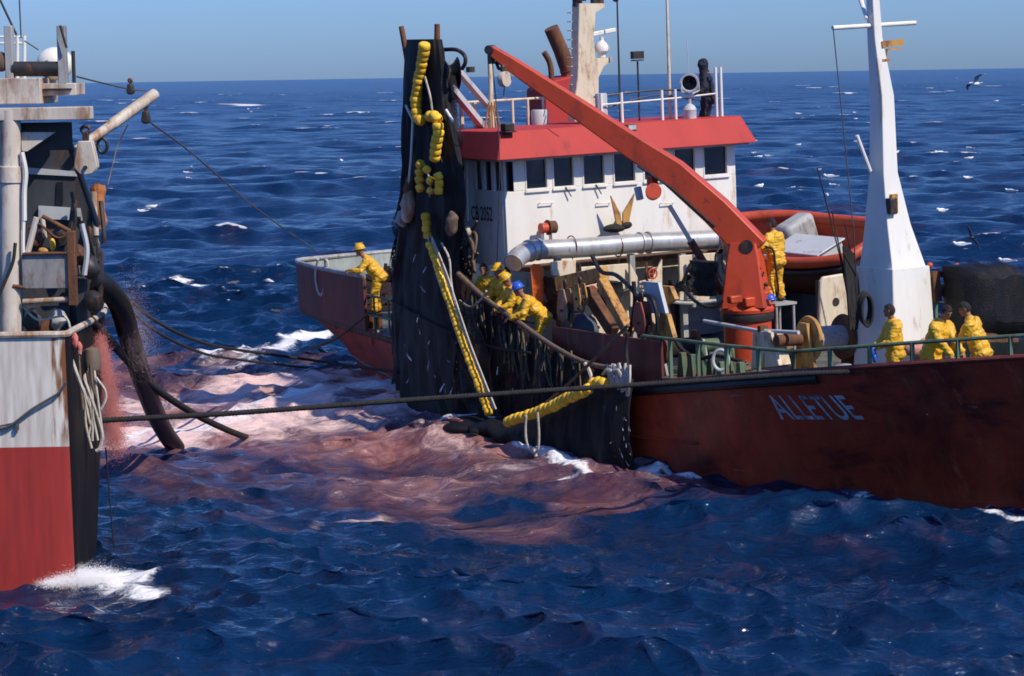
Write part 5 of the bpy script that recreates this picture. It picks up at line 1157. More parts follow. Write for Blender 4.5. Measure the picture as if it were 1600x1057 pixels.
# derrick boom
g = G(); P = [l(118, 236, 2.4), l(242, 147, 4.0)]; g.tube([P[0], P[0].lerp(P[1], .45), P[0].lerp(P[1], .46), P[1]], [.075, .085, .10, .095], 16); bm2 = g.build('derrick_boom', lwhite, ship2)
g = G(); c = l(160, 222, 2.9); g.tube([c + V(.08 * math.cos(t), 0, .12 * math.sin(t) - .06) for t in np.linspace(0, 6.3, 16)], .03, 6); g.build('boom_ring', darkst, bm2)
# pulleys on the left vessel
def pear(px, py, dd, wr, hr, m, label):
    e = empty('pulley_block', Matrix.Translation(lp(px, py, dd)), label, 'pulley')
    prof = [(0.0, -hr), (wr * .55, -hr * .92), (wr, -hr * .55), (wr * .95, -hr * .2), (wr * .6, hr), (0, hr)]
    pts = [V(x, 0, z) for x, z in prof] + [V(-x, 0, z) for x, z in reversed(prof[1:-1])]
    g = G()
    for dy in (-.12, .07): g.prism([p + V(0, dy, 0) for p in pts], (0, .05, 0))
    g.build('cheek', m, e, 30, bevel=.015)
    g = G(); g.lathe([(wr * .85, -.06), (wr * .65, 0), (wr * .85, .06)], (0, 0, -hr * .4), V(0, 1, 0), 22); g.cyl((0, -.16, -hr * .55), (0, .14, -hr * .55), wr * .18, n=12); g.build('sheave', darkst, e)
    g = G(); g.box((0, 0, hr * 1.25), (wr * .5, .12, hr * .5)); g.tube([V(.6 * wr * math.cos(t) * .6, 0, hr * 1.65 + .2 * hr * math.sin(t)) for t in np.linspace(0, 6.3, 14)], .03, 6); g.build('swivel', darkst, e, bevel=.01)
pear(135, 247, .9, .185, .27, lwhite, 'large pear shaped off white pulley block below the rusty white beam')
pear(228, 184, 3.8, .07, .11, darkst, 'small dark pulley hanging from the white derrick boom end')
pear(204, 140, 3.5, .06, .09, darkst, 'small dark pulley on the wire just left of the boom end')
# orange cloth hung outside
g = G(); g.grid([[lp(x + w_ * math.cos(t), y, 2.6) + V(0, .08 * math.sin(t), 0) for t in np.linspace(0, 6.28, 14, endpoint=False)] for x, y, w_ in ((156, 288, 8), (153, 296, 12), (153, 310, 10), (155, 330, 8), (158, 345, 8), (158, 358, 7))], True); c = lp(155, 300, 2.6); g.v = [tuple(Vector(p) - c + .05 * mnoise.noise_vector(Vector(p) * 6)) for p in g.v]
o = g.build('oilskin_jacket', mat('faded orange cloth', (.5, .17, .05), .7, var=.35, stain=.4, staincol=(.2, .08, .04), scale=5, bump=.6, bscale=12), None, 60); o.matrix_world = Matrix.Translation(c); tag(o, 'faded orange oilskin hanging outside the left vessel below the derrick boom', 'jacket')
# side ropes, fender and rags
sf = empty('side_ropes', Matrix.Translation(lp(145, 600, 1.6)), 'pale knotted mooring ropes hanging down the dark side of the left vessel', 'rope'); so_ = lp(145, 600, 1.6)
rnd = random.Random(12)
for k in range(9):
    x = rnd.uniform(126, 148); y0 = rnd.uniform(560, 590); g = G(); g.tube(catmull([lp(x, y0, 1.6) - so_, lp(x + rnd.uniform(2, 10), y0 + 40, 1.5) - so_, lp(x + rnd.uniform(6, 16), y0 + 75, 1.5) - so_, lp(x + rnd.uniform(8, 16), y0 + rnd.uniform(85, 115), 1.5) - so_]), .022, 6); g.build('rope_fall', rope_w if k % 3 else rope_b, sf)
g = G(); g.tube(catmull([lp(x, y, 1.5) - so_ for x, y in ((128, 585), (138, 610), (152, 650), (160, 680), (156, 700), (150, 705))]), .03, 6); g.tube(catmull([lp(x, y, 1.5) - so_ for x, y in ((150, 590), (164, 610), (165, 625), (158, 640))]), .022, 6); g.build('rope_fall', rope_w, sf)
g = G(); g.tube(catmull([lp(x, y, .6) - so_ for x, y in ((98, 522), (106, 535), (112, 560), (122, 590), (132, 615))]), .03, 6); g.build('rope_fall', rope_w, sf)
g = G(); g.lathe([(0, -.22), (.12, -.17), (.15, 0), (.12, .17), (0, .22)], (0, 0, 0), n=18, cap=False); fe = g.build('fender', mat('brown fender', (.15, .11, .08), .8, var=.3), None); fe.matrix_world = Matrix.Translation(lp(144, 562, 1.7)); tag(fe, 'brown barrel shaped fender on the dark side of the left vessel', 'fender')
g = G(); g.ball((0, 0, 0), (.06, .05, .13)); g.ball((.07, .0, -.13), (.05, .05, .11)); g.ball((-.05, 0, .08), (.05, .05, .07)); g.v = [tuple(Vector(q) + .03 * mnoise.noise_vector(Vector(q) * 12)) for q in g.v]; o = g.build('rag', mat('pink rag', (.55, .14, .12), .8, var=.3, stain=.3, staincol=(.6, .5, .45), scale=8), None, 60); o.matrix_world = Matrix.Translation(lp(117, 533, .55)); tag(o, 'pink and white rag tied at the rail corner of the left vessel', 'rag')
# cable draped over the white counter
g = G(); P = catmull([lp(x, y, -.06) for x, y in ((-10, 672), (10, 668), (24, 660), (50, 640), (75, 625), (92, 614), (103, 598))]); c = P[0]; g.tube([p - c for p in P], .022, 7); P2 = catmull([lp(x, y, -.05) for x, y in ((-10, 668), (10, 664), (24, 661))]); g.tube([p - c for p in P2], .015, 6); g.box(lp(27, 668, -.05) - c, (.05, .05, .09)); o = g.build('cable', wire, None); o.matrix_world = Matrix.Translation(c); tag(o, 'thin dark cable draped across the white counter of the left vessel', 'cable')
# ------------------------------------------------------------------ hoses, ropes and wires between the vessels
def world_tube(name, pts, r, m, label, cat_, n=10, k=8):
    P = catmull(pts, k) if len(pts) < 20 else pts; c = P[0]; g = G(); g.tube([p - c for p in P], r, n); o = g.build(name, m, None, 60); o.matrix_world = Matrix.Translation(c); tag(o, label, cat_); return o
dd = lambda px, py, d: onD(px, py, d)
world_tube('suction_hose', [dd(140, 436, 42), dd(165, 448, 42.3), dd(188, 480, 43), dd(203, 530, 44.5), dd(220, 585, 47), dd(240, 640, 50.5), dd(258, 676, 53), dd(275, 700, 54.5)], [.20] * 8 and .19, black, 'thick black suction hose from the left vessel into the blood stained water', 'hose', 18)
world_tube('hose', [dd(140, 498, 42), dd(165, 525, 43), dd(200, 565, 45), dd(240, 605, 48), dd(300, 645, 52), dd(350, 670, 55), dd(385, 684, 57)], .07, rope_d, 'thin dark hose slanting across the thick black suction hose', 'hose', 12)
a = dd(160, 657, 42.3); b_l = hull_pt(4.6, sheer(4.6) - .2, .1); b = SM @ b_l
bp_ = proj(b); pts = []
for i in range(41):
    t = i / 40; x = 160 + (1440 - 160) * t; y = np.interp(x, [160, 350, 630, 850, 1080, 1250, 1440], [657, 647, 626, 611, 596, 584, 577]); 
    dist = a.y + (b.y - .45 - a.y) * t; pts.append(onD(x, y, dist))
P = [pts[i].lerp(pts[i + 1], k / 30) for i in range(40) for k in range(30)]; c = pts[0]; g = G()
ax_ = (pts[-1] - pts[0]).normalized(); s1, s2 = frame_of(ax_)
for k in range(3): g.tube([p - c + (s1 * math.cos(i * .42 + k * 2.094) + s2 * math.sin(i * .42 + k * 2.094)) * .024 for i, p in enumerate(P)], .026, 6)
o = g.build('tow_rope', rope_d, None, 60); o.matrix_world = Matrix.Translation(c); tag(o, 'long thick dark tow rope stretched between the two vessels', 'rope')
world_tube('wire', [dd(230, 188, 43.5), dd(300, 240, 47), dd(390, 318, 54), dd(450, 362, 60), dd(495, 393, 65)], .016, wire, 'thin wire from the white derrick boom to the seiner stern', 'wire', 6)
world_tube('rope', [dd(160, 428, 42.2), dd(200, 466, 45), dd(240, 500, 49), dd(300, 530, 53), dd(360, 545, 57), dd(480, 562, 61), dd(622, 582, 58)], .035, rope_d, 'upper of two dark ropes running low over the water to the net', 'rope', 7)
world_tube('rope', [dd(158, 432, 42.2), dd(195, 475, 45), dd(240, 516, 49), dd(310, 550, 54), dd(370, 562, 57), dd(480, 575, 60)], .03, rope_d, 'lower of two dark ropes running low over the water to the net', 'rope', 7)
world_tube('wire', [dd(120, 120, 42), dd(160, 130, 42.6), dd(205, 140, 43.3), dd(228, 142, 43.6)], .015, wire, 'thin wire from the winch platform to the derrick boom end', 'wire', 6)
world_tube('rope', [dd(165, 700, 42.8), dd(170, 760, 42.9), dd(178, 855, 43.0)], .014, rope_d, 'thin dark line hanging from the left vessel into the sea', 'rope', 6)
world_tube('wire', [dd(200, 195, 43), dd(185, 225, 43), dd(178, 250, 42.8), dd(168, 290, 42.5)], .013, wire, 'slack wire hanging behind the pear shaped pulley block', 'wire', 6)
# mooring rope over the seiner's quarter and others
def ship_tube(name, pts, r, m, label, cat_, n=8):
    P = catmull(pts, 8); c = P[0].copy(); g = G(); g.tube([p - c for p in P], r, n); o = g.build(name, m, None, 60); o.matrix_world = at_ship(c); tag(o, label, cat_); return o
ship_tube('rope', [hit_v(x, y, -3.15) for x, y in ((497, 405), (493, 430), (497, 455), (504, 460), (509, 430), (508, 408), (512, 412), (511, 445))], .035, rope_w, 'white mooring rope looped over the red stern bulwark', 'rope')
ship_tube('rope', [hit_v(x, y, -4.25) for x, y in ((612, 470), (650, 492), (700, 518), (760, 540), (830, 552))], .028, rope_d, 'dark rope crossing in front of the hanging black net', 'rope')
ship_tube('rope', [hit_v(x, y, -4.1) for x, y in ((716, 428), (760, 468), (812, 505), (862, 540), (912, 566), (965, 578))], .055, rope_b, 'thick brownish rope slung along the ship side below the men', 'rope')
ship_tube('rope', [hit_v(x, y, -4.2 - .5 * i / 3) for i, (x, y) in enumerate(((982, 508), (930, 560), (880, 608), (838, 642)))], .036, rope_b, 'taut grey rope from the gallows down to the float line', 'rope')
ship_tube('chain', [hit_v(x, y, -4.0) for x, y in ((486, 545), (520, 532), (545, 515), (575, 490))], .035, rustm, 'rusty chain hanging down the red stern quarter', 'chain')
ship_tube('chain', [hit_v(x, y, -3.95) for x, y in ((981, 520), (978, 545), (980, 575), (977, 600))], .045, darkst, 'dark chain hanging over the red waist bulwark', 'chain')
# debris of net and rope hung over the waist rail
rnd = random.Random(55); g = G()
for k in range(46):
    x = rnd.uniform(735, 905); y = np.interp(x, [735, 800, 905], [455, 510, 560]) + rnd.uniform(-6, 8); ln = rnd.uniform(25, 90); g.tube(catmull([hit_v(x, y, -3.98), hit_v(x + rnd.uniform(-3, 3), y + ln * .5, -4.12), hit_v(x + rnd.uniform(-5, 6), y + ln, -4.2)]), rnd.uniform(.012, .035), 5)
c = hit_v(800, 520, -4.0); g.v = [tuple(Vector(p) - c) for p in g.v]; o = g.build('rope_fringe', mat('weedy rope', (.10, .085, .05), .9, var=.6, stain=.3, scale=10), None, 60); o.matrix_world = at_ship(c); tag(o, 'fringe of weedy rope ends hanging over the side below the men', 'rope')
# splash and pump water
def spray(name, blobs, n, m, label, r0=.002, r1=.006, seed=1, tall=1.0):
    r_ = np.random.default_rng(seed); base = onD(*blobs[0][:3]); k = r_.integers(0, len(blobs), n)
    cs = np.array([list(onD(*b[:3]) - base) for b in blobs])[k]; sg = np.array([(b[3], b[5], b[4]) for b in blobs])[k]
    p = cs + r_.normal(0, 1, (n, 3)) * sg; r = (r0 + (r1 - r0) * r_.random(n) ** 2)[:, None, None]
    T = np.array([[1, 0, -.6 * tall], [-.5, .87, -.6 * tall], [-.5, -.87, -.6 * tall], [0, 0, 1.2 * tall]])[None]
    v = (p[:, None, :] + T * r).reshape(-1, 3); f = (np.array([[0, 1, 3], [1, 2, 3], [2, 0, 3], [0, 2, 1]])[None] + 4 * np.arange(n)[:, None, None]).reshape(-1, 3)
    me = bpy.data.meshes.new(name); me.from_pydata(v.tolist(), [], f.tolist()); me.materials.append(m)
    o = bpy.data.objects.new(name, me); COL.objects.link(o); o.matrix_world = Matrix.Translation(base); o['kind'] = 'stuff'; tag(o, label, 'spray'); return o
pinkw = mat('bloody water', (.42, .13, .11), .5, var=.3, scale=3); whitew = mat('foam drops', (.82, .80, .80), .5, var=.05)
spray('water_spray', [(158 + i * 2.2, 545 + 15 * i, 42.4 + .5 * i, .05 + .008 * i, .13, .15) for i in range(11)], 60000, pinkw, 'reddish pump water pouring down beside the dark side of the left vessel', .0015, .0055, 2, 2.5)
spray('water_spray', [(205, 500, 44, .12, .35, .3), (222, 535, 45, .14, .3, .3)], 14000, mat('pale pink drops', (.6, .42, .40), .5, var=.1), 'pale pink spray drifting beside the thick black suction hose', .0012, .0032, 3)
spray('splash', [(85 + 9 * i, 908 - 6 * math.sin(i / 12 * 3.14) , 40.0 - .2, .12, .025 + .05 * math.sin(i / 12 * 3.14), .2) for i in range(13)], 60000, whitew, 'white splash where the sea slaps the red stern corner of the left vessel', .0015, .006, 4)
# ------------------------------------------------------------------ people
def remeshed(pieces, voxel, mats, name, smooth_it=3):
    g = G()
    for p in pieces:
        if p[0] == 'c': g.tube([p[1], Vector(p[1]).lerp(Vector(p[2]), .5), p[2]], [p[3], (p[3] + p[4]) / 2, p[4]], 12); g.ball(p[1], p[3]); g.ball(p[2], p[4])
        else: g.ball(p[1], p[2], p[3] if len(p) > 3 else None, 16, 10)
    me = g.mesh('tmp', mats, 0); o = bpy.data.objects.new('tmp', me); COL.objects.link(o)
    md = o.modifiers.new('r', 'REMESH'); md.mode = 'VOXEL'; md.voxel_size = voxel; md.use_smooth_shade = True
    sm_ = o.modifiers.new('s', 'SMOOTH'); sm_.factor = .5; sm_.iterations = smooth_it
    dg = bpy.context.evaluated_depsgraph_get(); out = bpy.data.meshes.new_from_object(o.evaluated_get(dg)); out.name = name
    bpy.data.objects.remove(o); out.materials.clear(); out.materials.append(mats)
    out.polygons.foreach_set('use_smooth', [True] * len(out.polygons)); return out
def fat(p, k):
    if p[0] == 'c': return (p[0], p[1], p[2], p[3] * k, p[4] * k)
    return (p[0], p[1], tuple(x * (k if i < 2 else 1) for i, x in enumerate(p[2])), *p[3:])
def folds(me, seed):
    off = V(seed * 3.1, seed * 1.7, 0)
    nrm = [v.normal.copy() for v in me.vertices]; new = []
    for v, n in zip(me.vertices, nrm):
        q = Vector(v.co)
        r = 1 - abs(mnoise.noise(V(q.x * 9, q.y * 9, q.z * 16) + off)) * 2; r2 = mnoise.noise(V(q.x * 5, q.y * 5, q.z * 9) - off)
        new.append(q + n * (.014 * (r - .5) + .020 * r2))
    me.vertices.foreach_set('co', [c for p in new for c in p]); me.update(); return me
def ik(a, b, l1, l2, bend):
    a = Vector(a); b = Vector(b); d = b - a; L = min(d.length, (l1 + l2) * .995); d.normalize(); b = a + d * L
    x = (l1 * l1 - l2 * l2 + L * L) / (2 * L); h = math.sqrt(max(0, l1 * l1 - x * x)); bd = Vector(bend); bd = (bd - d * bd.dot(d)).normalized(); return a + d * x + bd * h, b
def person(mw, label, group=None, lean=0.0, side=0.0, yaw=0.0, pitch=0.0, hl=(.25, .2, 1.0), hr=(.25, -.2, 1.0), jacket='yellow oilskin', trousers='yellow oilskin', head='hair', hood=False, feet=((0.05, .12), (-.05, -.12)), crouch=0.0, scarf=None):
    """local frame: faces +x, left is +y, feet at z=0; hl/hr are hand targets"""
    hip = Vector((-.30 * math.sin(lean) * .6, 0, .93 - crouch)); up = Vector((math.sin(lean), math.sin(side), math.cos(lean) * math.cos(side))).normalized(); fw = Vector((math.cos(lean), 0, -math.sin(lean)))
    fw = (fw - up * fw.dot(up)).normalized(); lf = up.cross(fw)
    B = lambda x, y, z: hip + fw * x + lf * y + up * z
    chest = B(.01, 0, .33); nb = B(0, 0, .5); hc = nb + up * .07 + (up * .09 + Vector((.05, 0, .085)))
    qh = Matrix.Rotation(yaw, 3, 'Z') @ Matrix.Rotation(pitch, 3, 'Y')
    H = lambda x, y, z: hc + qh @ Vector((x, y, z))
    sl, sr = B(0, .19, .47), B(0, -.19, .47)
    el, hl_ = ik(sl, hl, .29, .27, (-.4, .5, -.6)); er, hr_ = ik(sr, hr, .29, .27, (-.4, -.5, -.6))
    fl, fr = Vector((feet[0][0], feet[0][1], .08)), Vector((feet[1][0], feet[1][1], .08)); jl, jr = B(0, .095, 0), B(0, -.095, 0)
    kl, fl = ik(jl, fl, .44, .43, (1, .1, 0)); kr, fr = ik(jr, fr, .44, .43, (1, -.1, 0))
    P = [('c', B(0, 0, .05), chest, .10, .11), ('c', chest, nb, .10, .07), ('c', nb, hc - qh @ Vector((.01, 0, .06)), .058, .055), ('c', sl, B(0, 0, .45), .055, .06), ('c', sr, B(0, 0, .45), .055, .06),
         ('b', hc, (.098, .078, .118), qh), ('b', H(.03, 0, -.05), (.068, .058, .072), qh), ('b', H(.098, 0, -.015), (.022, .014, .024), qh), ('b', H(.085, 0, .03), (.02, .05, .012), qh), ('b', H(.085, 0, -.062), (.02, .026, .008), qh), ('b', H(.075, 0, -.1), (.024, .028, .02), qh),
         ('b', H(-.005, .08, -.01), (.022, .012, .032), qh), ('b', H(-.005, -.08, -.01), (.022, .012, .032), qh)]
    for s_, e_, h_, sg in ((sl, el, hl_, 1), (sr, er, hr_, -1)):
        P += [('c', s_, e_, .05, .04), ('c', e_, h_, .04, .028)]
        d = (h_ - e_).normalized(); sd_ = d.cross(Vector((0, 0, 1))); sd_ = sd_.normalized() if sd_.length > .1 else Vector((0, 1, 0)); dn = d.cross(sd_).normalized()
        if dn.z > 0: dn = -dn
        pc = h_ + d * .05; P.append(('b', pc, (.048, .042, .022), Matrix((d, sd_, dn)).transposed()))
        for k in range(4):
            r0 = h_ + d * .088 + sd_ * (.027 - .018 * k); ln = (.068, .078, .074, .058)[k]; k1 = r0 + (d * .75 + dn * .5).normalized() * ln * .55; P += [('c', r0 - d * .012, k1, .0095, .009), ('c', k1, k1 + (d * .2 + dn).normalized() * ln * .5, .009, .0078)]
        r0 = h_ + d * .035 + sd_ * .036 * (1 if sg > 0 else 1); P += [('c', r0, r0 + (d * .6 + sd_ * .7 + dn * .4).normalized() * .055, .012, .009)]
    for j_, k_, f_ in ((jl, kl, fl), (jr, kr, fr)): P += [('c', j_, k_, .075, .05), ('c', k_, f_, .05, .036), ('b', f_ + V(.06, 0, -.035), (.12, .04, .035))]
    body = bpy.data.objects.new('person', remeshed(P, .0095, skin, 'person', 2)); COL.objects.link(body); body.matrix_world = mw; tag(body, label, 'person', group)
    def child(name, me): o = bpy.data.objects.new(name, me); COL.objects.link(o); o.parent = body; return o
    jm = MATS[jacket]; tm = MATS[trousers]
    Jk = [('b', B(0, 0, .06), (.155, .19, .14), Matrix((fw, lf, up)).transposed()), ('b', B(.01, 0, .24), (.15, .2, .2), Matrix((fw, lf, up)).transposed()), ('b', B(0, 0, .40), (.135, .205, .14), Matrix((fw, lf, up)).transposed()), ('c', sl, B(0, 0, .47), .085, .09), ('c', sr, B(0, 0, .47), .085, .09), ('c', B(0, 0, .46), nb + up * .035, .11, .075), ('b', B(0, 0, -.08), (.165, .2, .12), Matrix((fw, lf, up)).transposed())]
    for s_, e_, h_ in ((sl, el, hl_), (sr, er, hr_)): Jk += [('c', s_, e_, .085, .07), ('c', e_, e_.lerp(h_, .93), .07, .055)]
    if hood is True: Jk += [('b', hc + qh @ V(-.012, 0, .008), (.118, .102, .135), qh), ('c', hc - up * .08 + V(-.02, 0, 0), nb, .09, .1)]
    if hood == 'down': Jk += [('b', B(-.11, 0, .45), (.055, .12, .12), Matrix((fw, lf, up)).transposed())]
    jo = child('jacket', folds(remeshed([fat(p, 1.17) for p in Jk], .014, jm, 'jacket', 2), 1))
    if hood is True:   # open the hood where the face is
        bm = bmesh.new(); bm.from_mesh(jo.data); fdir = qh @ V(1, 0, -.12).normalized()
        kill = [v for v in bm.verts if (v.co - hc).length < .2 and (v.co - hc - qh @ V(.04, 0, -.005)).dot(fdir) > .03 and abs((qh.inverted() @ (v.co - hc)).y) < .066 and -.115 < (qh.inverted() @ (v.co - hc)).z < .085]
        bmesh.ops.delete(bm, geom=kill, context='VERTS'); bm.to_mesh(jo.data); bm.free()
    Tr = [('b', B(0, 0, -.02), (.145, .18, .13), Matrix((fw, lf, up)).transposed())]
    for j_, k_, f_ in ((jl, kl, fl), (jr, kr, fr)): Tr += [('c', j_, k_, .11, .085), ('c', k_, k_.lerp(f_, .9), .085, .075)]
    child('trousers', folds(remeshed([fat(p, 1.15) for p in Tr], .015, tm, 'trousers', 2), 2))
    Bo = []
    for k_, f_ in ((kl, fl), (kr, fr)): Bo += [('c', k_.lerp(f_, .6), f_, .062, .058), ('b', f_ + V(.05, 0, -.03), (.14, .055, .05))]
    child('boots', remeshed(Bo, .014, boots, 'boots', 2))
    for sg in (1, -1):
        g = G(); g.ball(H(.088, .03 * sg, .012), .0105, None, 8, 6); child('eye', g.mesh('eye', hairm))
    if head == 'hair':
        g = G(); 
        bm_ = G(); bm_.ball((0, 0, 0), (.108, .09, .125), None, 28, 20)
        hm = bm_.mesh('hair', hairm, 0); bm = bmesh.new(); bm.from_mesh(hm)
        bmesh.ops.delete(bm, geom=[v for v in bm.verts if v.co.z < .045 - (.0 if v.co.x > .03 else .115 if v.co.x < -.02 else .06) and not (v.co.x < -.02 and v.co.z > -.075)], context='VERTS')
        for v in bm.verts: v.co += .012 * mnoise.noise_vector(v.co * 40)
        for v in bm.verts: v.co = hc + qh @ v.co
        bm.to_mesh(hm); bm.free(); o = child('hair', hm); md = o.modifiers.new('s', 'SOLIDIFY'); md.thickness = .012
    elif head in ('yellow helmet', 'blue plastic'):
        g = G(); pr = [(.0, .148)] + [(.128 * math.sin(a), .022 + .126 * math.cos(a)) for a in np.linspace(.15, 1.57, 9)] + [(.132, .0), (.128, .0)]
        g.lathe(list(reversed(pr)), (0, 0, 0), n=24, cap=False); g.tube([V(.135 * math.cos(t) * 1.06, .125 * math.sin(t), .012) for t in np.linspace(0, 6.2832, 25)], .009, 6)
        g.prism([V(.11, -.085, .006), V(.175, -.05, -.008), V(.185, 0, -.01), V(.175, .05, -.008), V(.11, .085, .006)], (0, 0, .01)); g.box((0, 0, .146), (.2, .03, .012))
        g.v = [tuple(hc + qh @ (Vector(p) + V(-.005, 0, .035))) for p in g.v]; child('helmet', g.mesh('helmet', MATS[head], 50))
    if scarf:
        g = G(); g.tube([nb + up * .05 + V(.085 * math.cos(t), .085 * math.sin(t), .0) for t in np.linspace(0, 6.2832, 20)], .03, 8); g.ball(nb + fw * .13 + up * .0, (.03, .04, .06)); child('scarf', g.mesh('scarf', scarf))
    return body
def by_head(px, py, ztop, rz_deg, s=1.0):
    p = hit_z(px, py, ztop); return p
ENT = SM
def stand(px, py, zdeck, rz_deg, top, s=1.0):
    """stand a figure whose head top, `top` metres above the deck, is seen at this pixel"""
    p = hit_z(px, py, zdeck + top * s); return p, at_ship((p.x, p.y, zdeck), R(rz_deg), s)
def put(px, py, zdeck, rz_deg, top, hx=0.0, s=1.0):
    p = hit_z(px, py, zdeck + top * s); off = Matrix.Rotation(R(rz_deg), 3, 'Z') @ Vector((hx, 0, 0)) * s
    return at_ship((p.x - off.x, p.y - off.y, zdeck), R(rz_deg), s)
DK = 1.74
def putv(px, py, v, rz_deg, top, hx, s=1.0):
    p = hit_v(px, py, v); off = Matrix.Rotation(R(rz_deg), 3, 'Z') @ Vector((hx, 0, 0)) * s; print('rail man', [round(c, 2) for c in p]); return at_ship((p.x - off.x, p.y - off.y, p.z - top * s), R(rz_deg), s)
# bow man with blue glove
person(put(1396, 477, DK, -112, 1.77), 'dark haired man in yellow oilskins standing alone in front of the white foremast', 'crew in yellow oilskins', lean=.06, yaw=R(-25), hl=(.34, .12, 1.02), hr=(.36, -.08, 1.0), trousers='yellow oilskin', hood='down')
# two men bending together
person(put(1480, 482, DK, 15, 1.68, .26, 1.06), 'man in yellow oilskins stooping with lowered head, second from the right on the bow', 'crew in yellow oilskins', lean=.42, yaw=R(-15), pitch=.5, hl=(.50, .12, .86), hr=(.46, -.16, .86), hood='down')
person(put(1507, 477, DK, -140, 1.70, .20, 1.06), 'dark haired man in yellow oilskins stooping with joined hands, rightmost of the crew', 'crew in yellow oilskins', lean=.32, yaw=R(10), pitch=.4, hl=(.42, .06, .95), hr=(.42, -.06, .95), hood='down')
# men at the rail
person(putv(757, 416, -3.62, -75, 1.72, .12), 'bareheaded man in yellow oilskins, aftmost of the four men at the rail', 'crew in yellow oilskins', lean=.22, yaw=R(30), hl=(.40, .16, 1.05), hr=(.40, -.16, 1.05))
person(putv(777, 414, -3.65, -80, 1.80, .16), 'man in yellow oilskins and yellow helmet standing tallest among the men at the rail', 'crew in yellow oilskins', lean=.22, yaw=R(10), hl=(.42, .2, 1.0), hr=(.42, -.2, 1.0), head='yellow helmet')
person(putv(788, 434, -3.85, -95, 1.66, .30), 'man in yellow oilskins and yellow helmet looking down beside the blue helmeted man', 'crew in yellow oilskins', lean=.45, yaw=R(0), pitch=.55, hl=(.5, .12, .98), hr=(.5, -.12, .98), head='yellow helmet')
person(putv(806, 453, -4.0, -118, 1.52, .42), 'man in yellow oilskins and blue helmet leaning far over the rail', 'crew in yellow oilskins', lean=.72, yaw=R(0), pitch=.3, hl=(.55, .2, .95), hr=(.58, -.16, .92), head='blue plastic')
# stern man
person(putv(560, 390, -3.3, -118, 1.58, .36), 'man in yellow oilskins and yellow helmet leaning out alone at the stern', 'crew in yellow oilskins', lean=.62, pitch=.1, yaw=R(0), hl=(.58, .18, 1.1), hr=(.58, -.12, 1.05), head='yellow helmet')
# crane driver, back to us
person(at_ship((CU_ + .08, dv_.y, pz.z), R(-165), .97), 'man in yellow oilskins with lowered hood working behind the red crane column', 'crew in yellow oilskins', lean=.08, yaw=R(25), hl=(.3, .34, 1.15), hr=(.32, -.2, 1.1), hood='down')
# lookout on the wheelhouse
lk = hit_u(1103, 94, WU - .75)
person(at_ship((lk.x, lk.y, lk.z - 1.78), R(-128)), 'hooded man in dark navy clothes on the wheelhouse top beside the searchlight', None, lean=.08, yaw=R(-5), pitch=.1, hl=(.22, .45, 1.0), hr=(.30, -.22, 1.22), jacket='navy cloth', trousers='navy cloth', hood=True, scarf=crane_red)
# blue glove lump and blue helmet at the crane
g = G(); g.ball((0, 0, 0), (.07, .06, .12)); g.ball((.03, .02, -.12), (.05, .05, .08)); g.v = [tuple(Vector(q) + .02 * mnoise.noise_vector(Vector(q) * 14)) for q in g.v]; o = g.build('glove', bluep, None, 60)
o.matrix_world = at_ship(hit_v(1381, 529, -1.2)); hb_ = hit_z(1396, 477, DK + 1.77); o.matrix_world = at_ship(V(hb_.x, hb_.y, DK + .93) + Matrix.Rotation(R(-112), 3, 'Z') @ V(.43, .05, 0)); tag(o, 'blue rubber glove held by the man in front of the foremast', 'glove')
g = G(); pr = [(.0, .13)] + [(.125 * math.sin(a), .125 * math.cos(a)) for a in np.linspace(.15, 1.57, 9)]; g.lathe(list(reversed(pr)), (0, 0, 0), n=22); g.tube([V(.14 * math.cos(t), .13 * math.sin(t), .005) for t in np.linspace(0, 6.2832, 24)], .012, 6); o = g.build('helmet', bluep, None, 50); o.matrix_world = at_ship(ku(1203, 468, .45)); tag(o, 'blue helmet hung on the right side of the red crane base', 'helmet')
# ------------------------------------------------------------------ gulls
def gull_parts(fly, dark):
    m = gullg if dark else gullw; g = G()
    g.ball((0, 0, 0), (.20, .075, .075), None, 14, 10); g.ball((.19, 0, .05 if not fly else .01), (.055, .045, .045), None, 10, 8); g.prism([V(-.15, -.04, 0), V(-.32, -.05, .01), V(-.32, .05, .01), V(-.15, .04, 0)], (0, 0, .015)); body = g.mesh('gull', m, 60)
    g = G(); g.tube([V(.235, 0, .045 if not fly else .005), V(.28, 0, .035 if not fly else -.005)], [.015, .006], 6); beak = g.mesh('beak', yellowst)
    wings = []
    for s in (1, -1):
        g = G()
        if fly: P = [[V(.10, .05 * s, .03), V(-.08, .05 * s, .03)], [V(.13, .32 * s, .14), V(-.06, .30 * s, .13)], [V(.05, .58 * s, .12), V(-.06, .56 * s, .115)], [V(-.10, .74 * s, .06), V(-.12, .73 * s, .06)]]
        else: P = [[V(.10, .06 * s, .04), V(.08, .07 * s, -.02)], [V(-.05, .075 * s, .05), V(-.05, .08 * s, -.02)], [V(-.3, .03 * s, .04), V(-.3, .03 * s, .015)]]
        rows = [[p, q, q - V(0, 0, .014), p - V(0, 0, .014)] for p, q in P]; g.grid(rows, True); g.add(rows[-1], [(0, 1, 2, 3)]); wings.append(g.mesh('wing', gullg if dark else gullw2, 60))
    return body, beak, wings
GP = {}
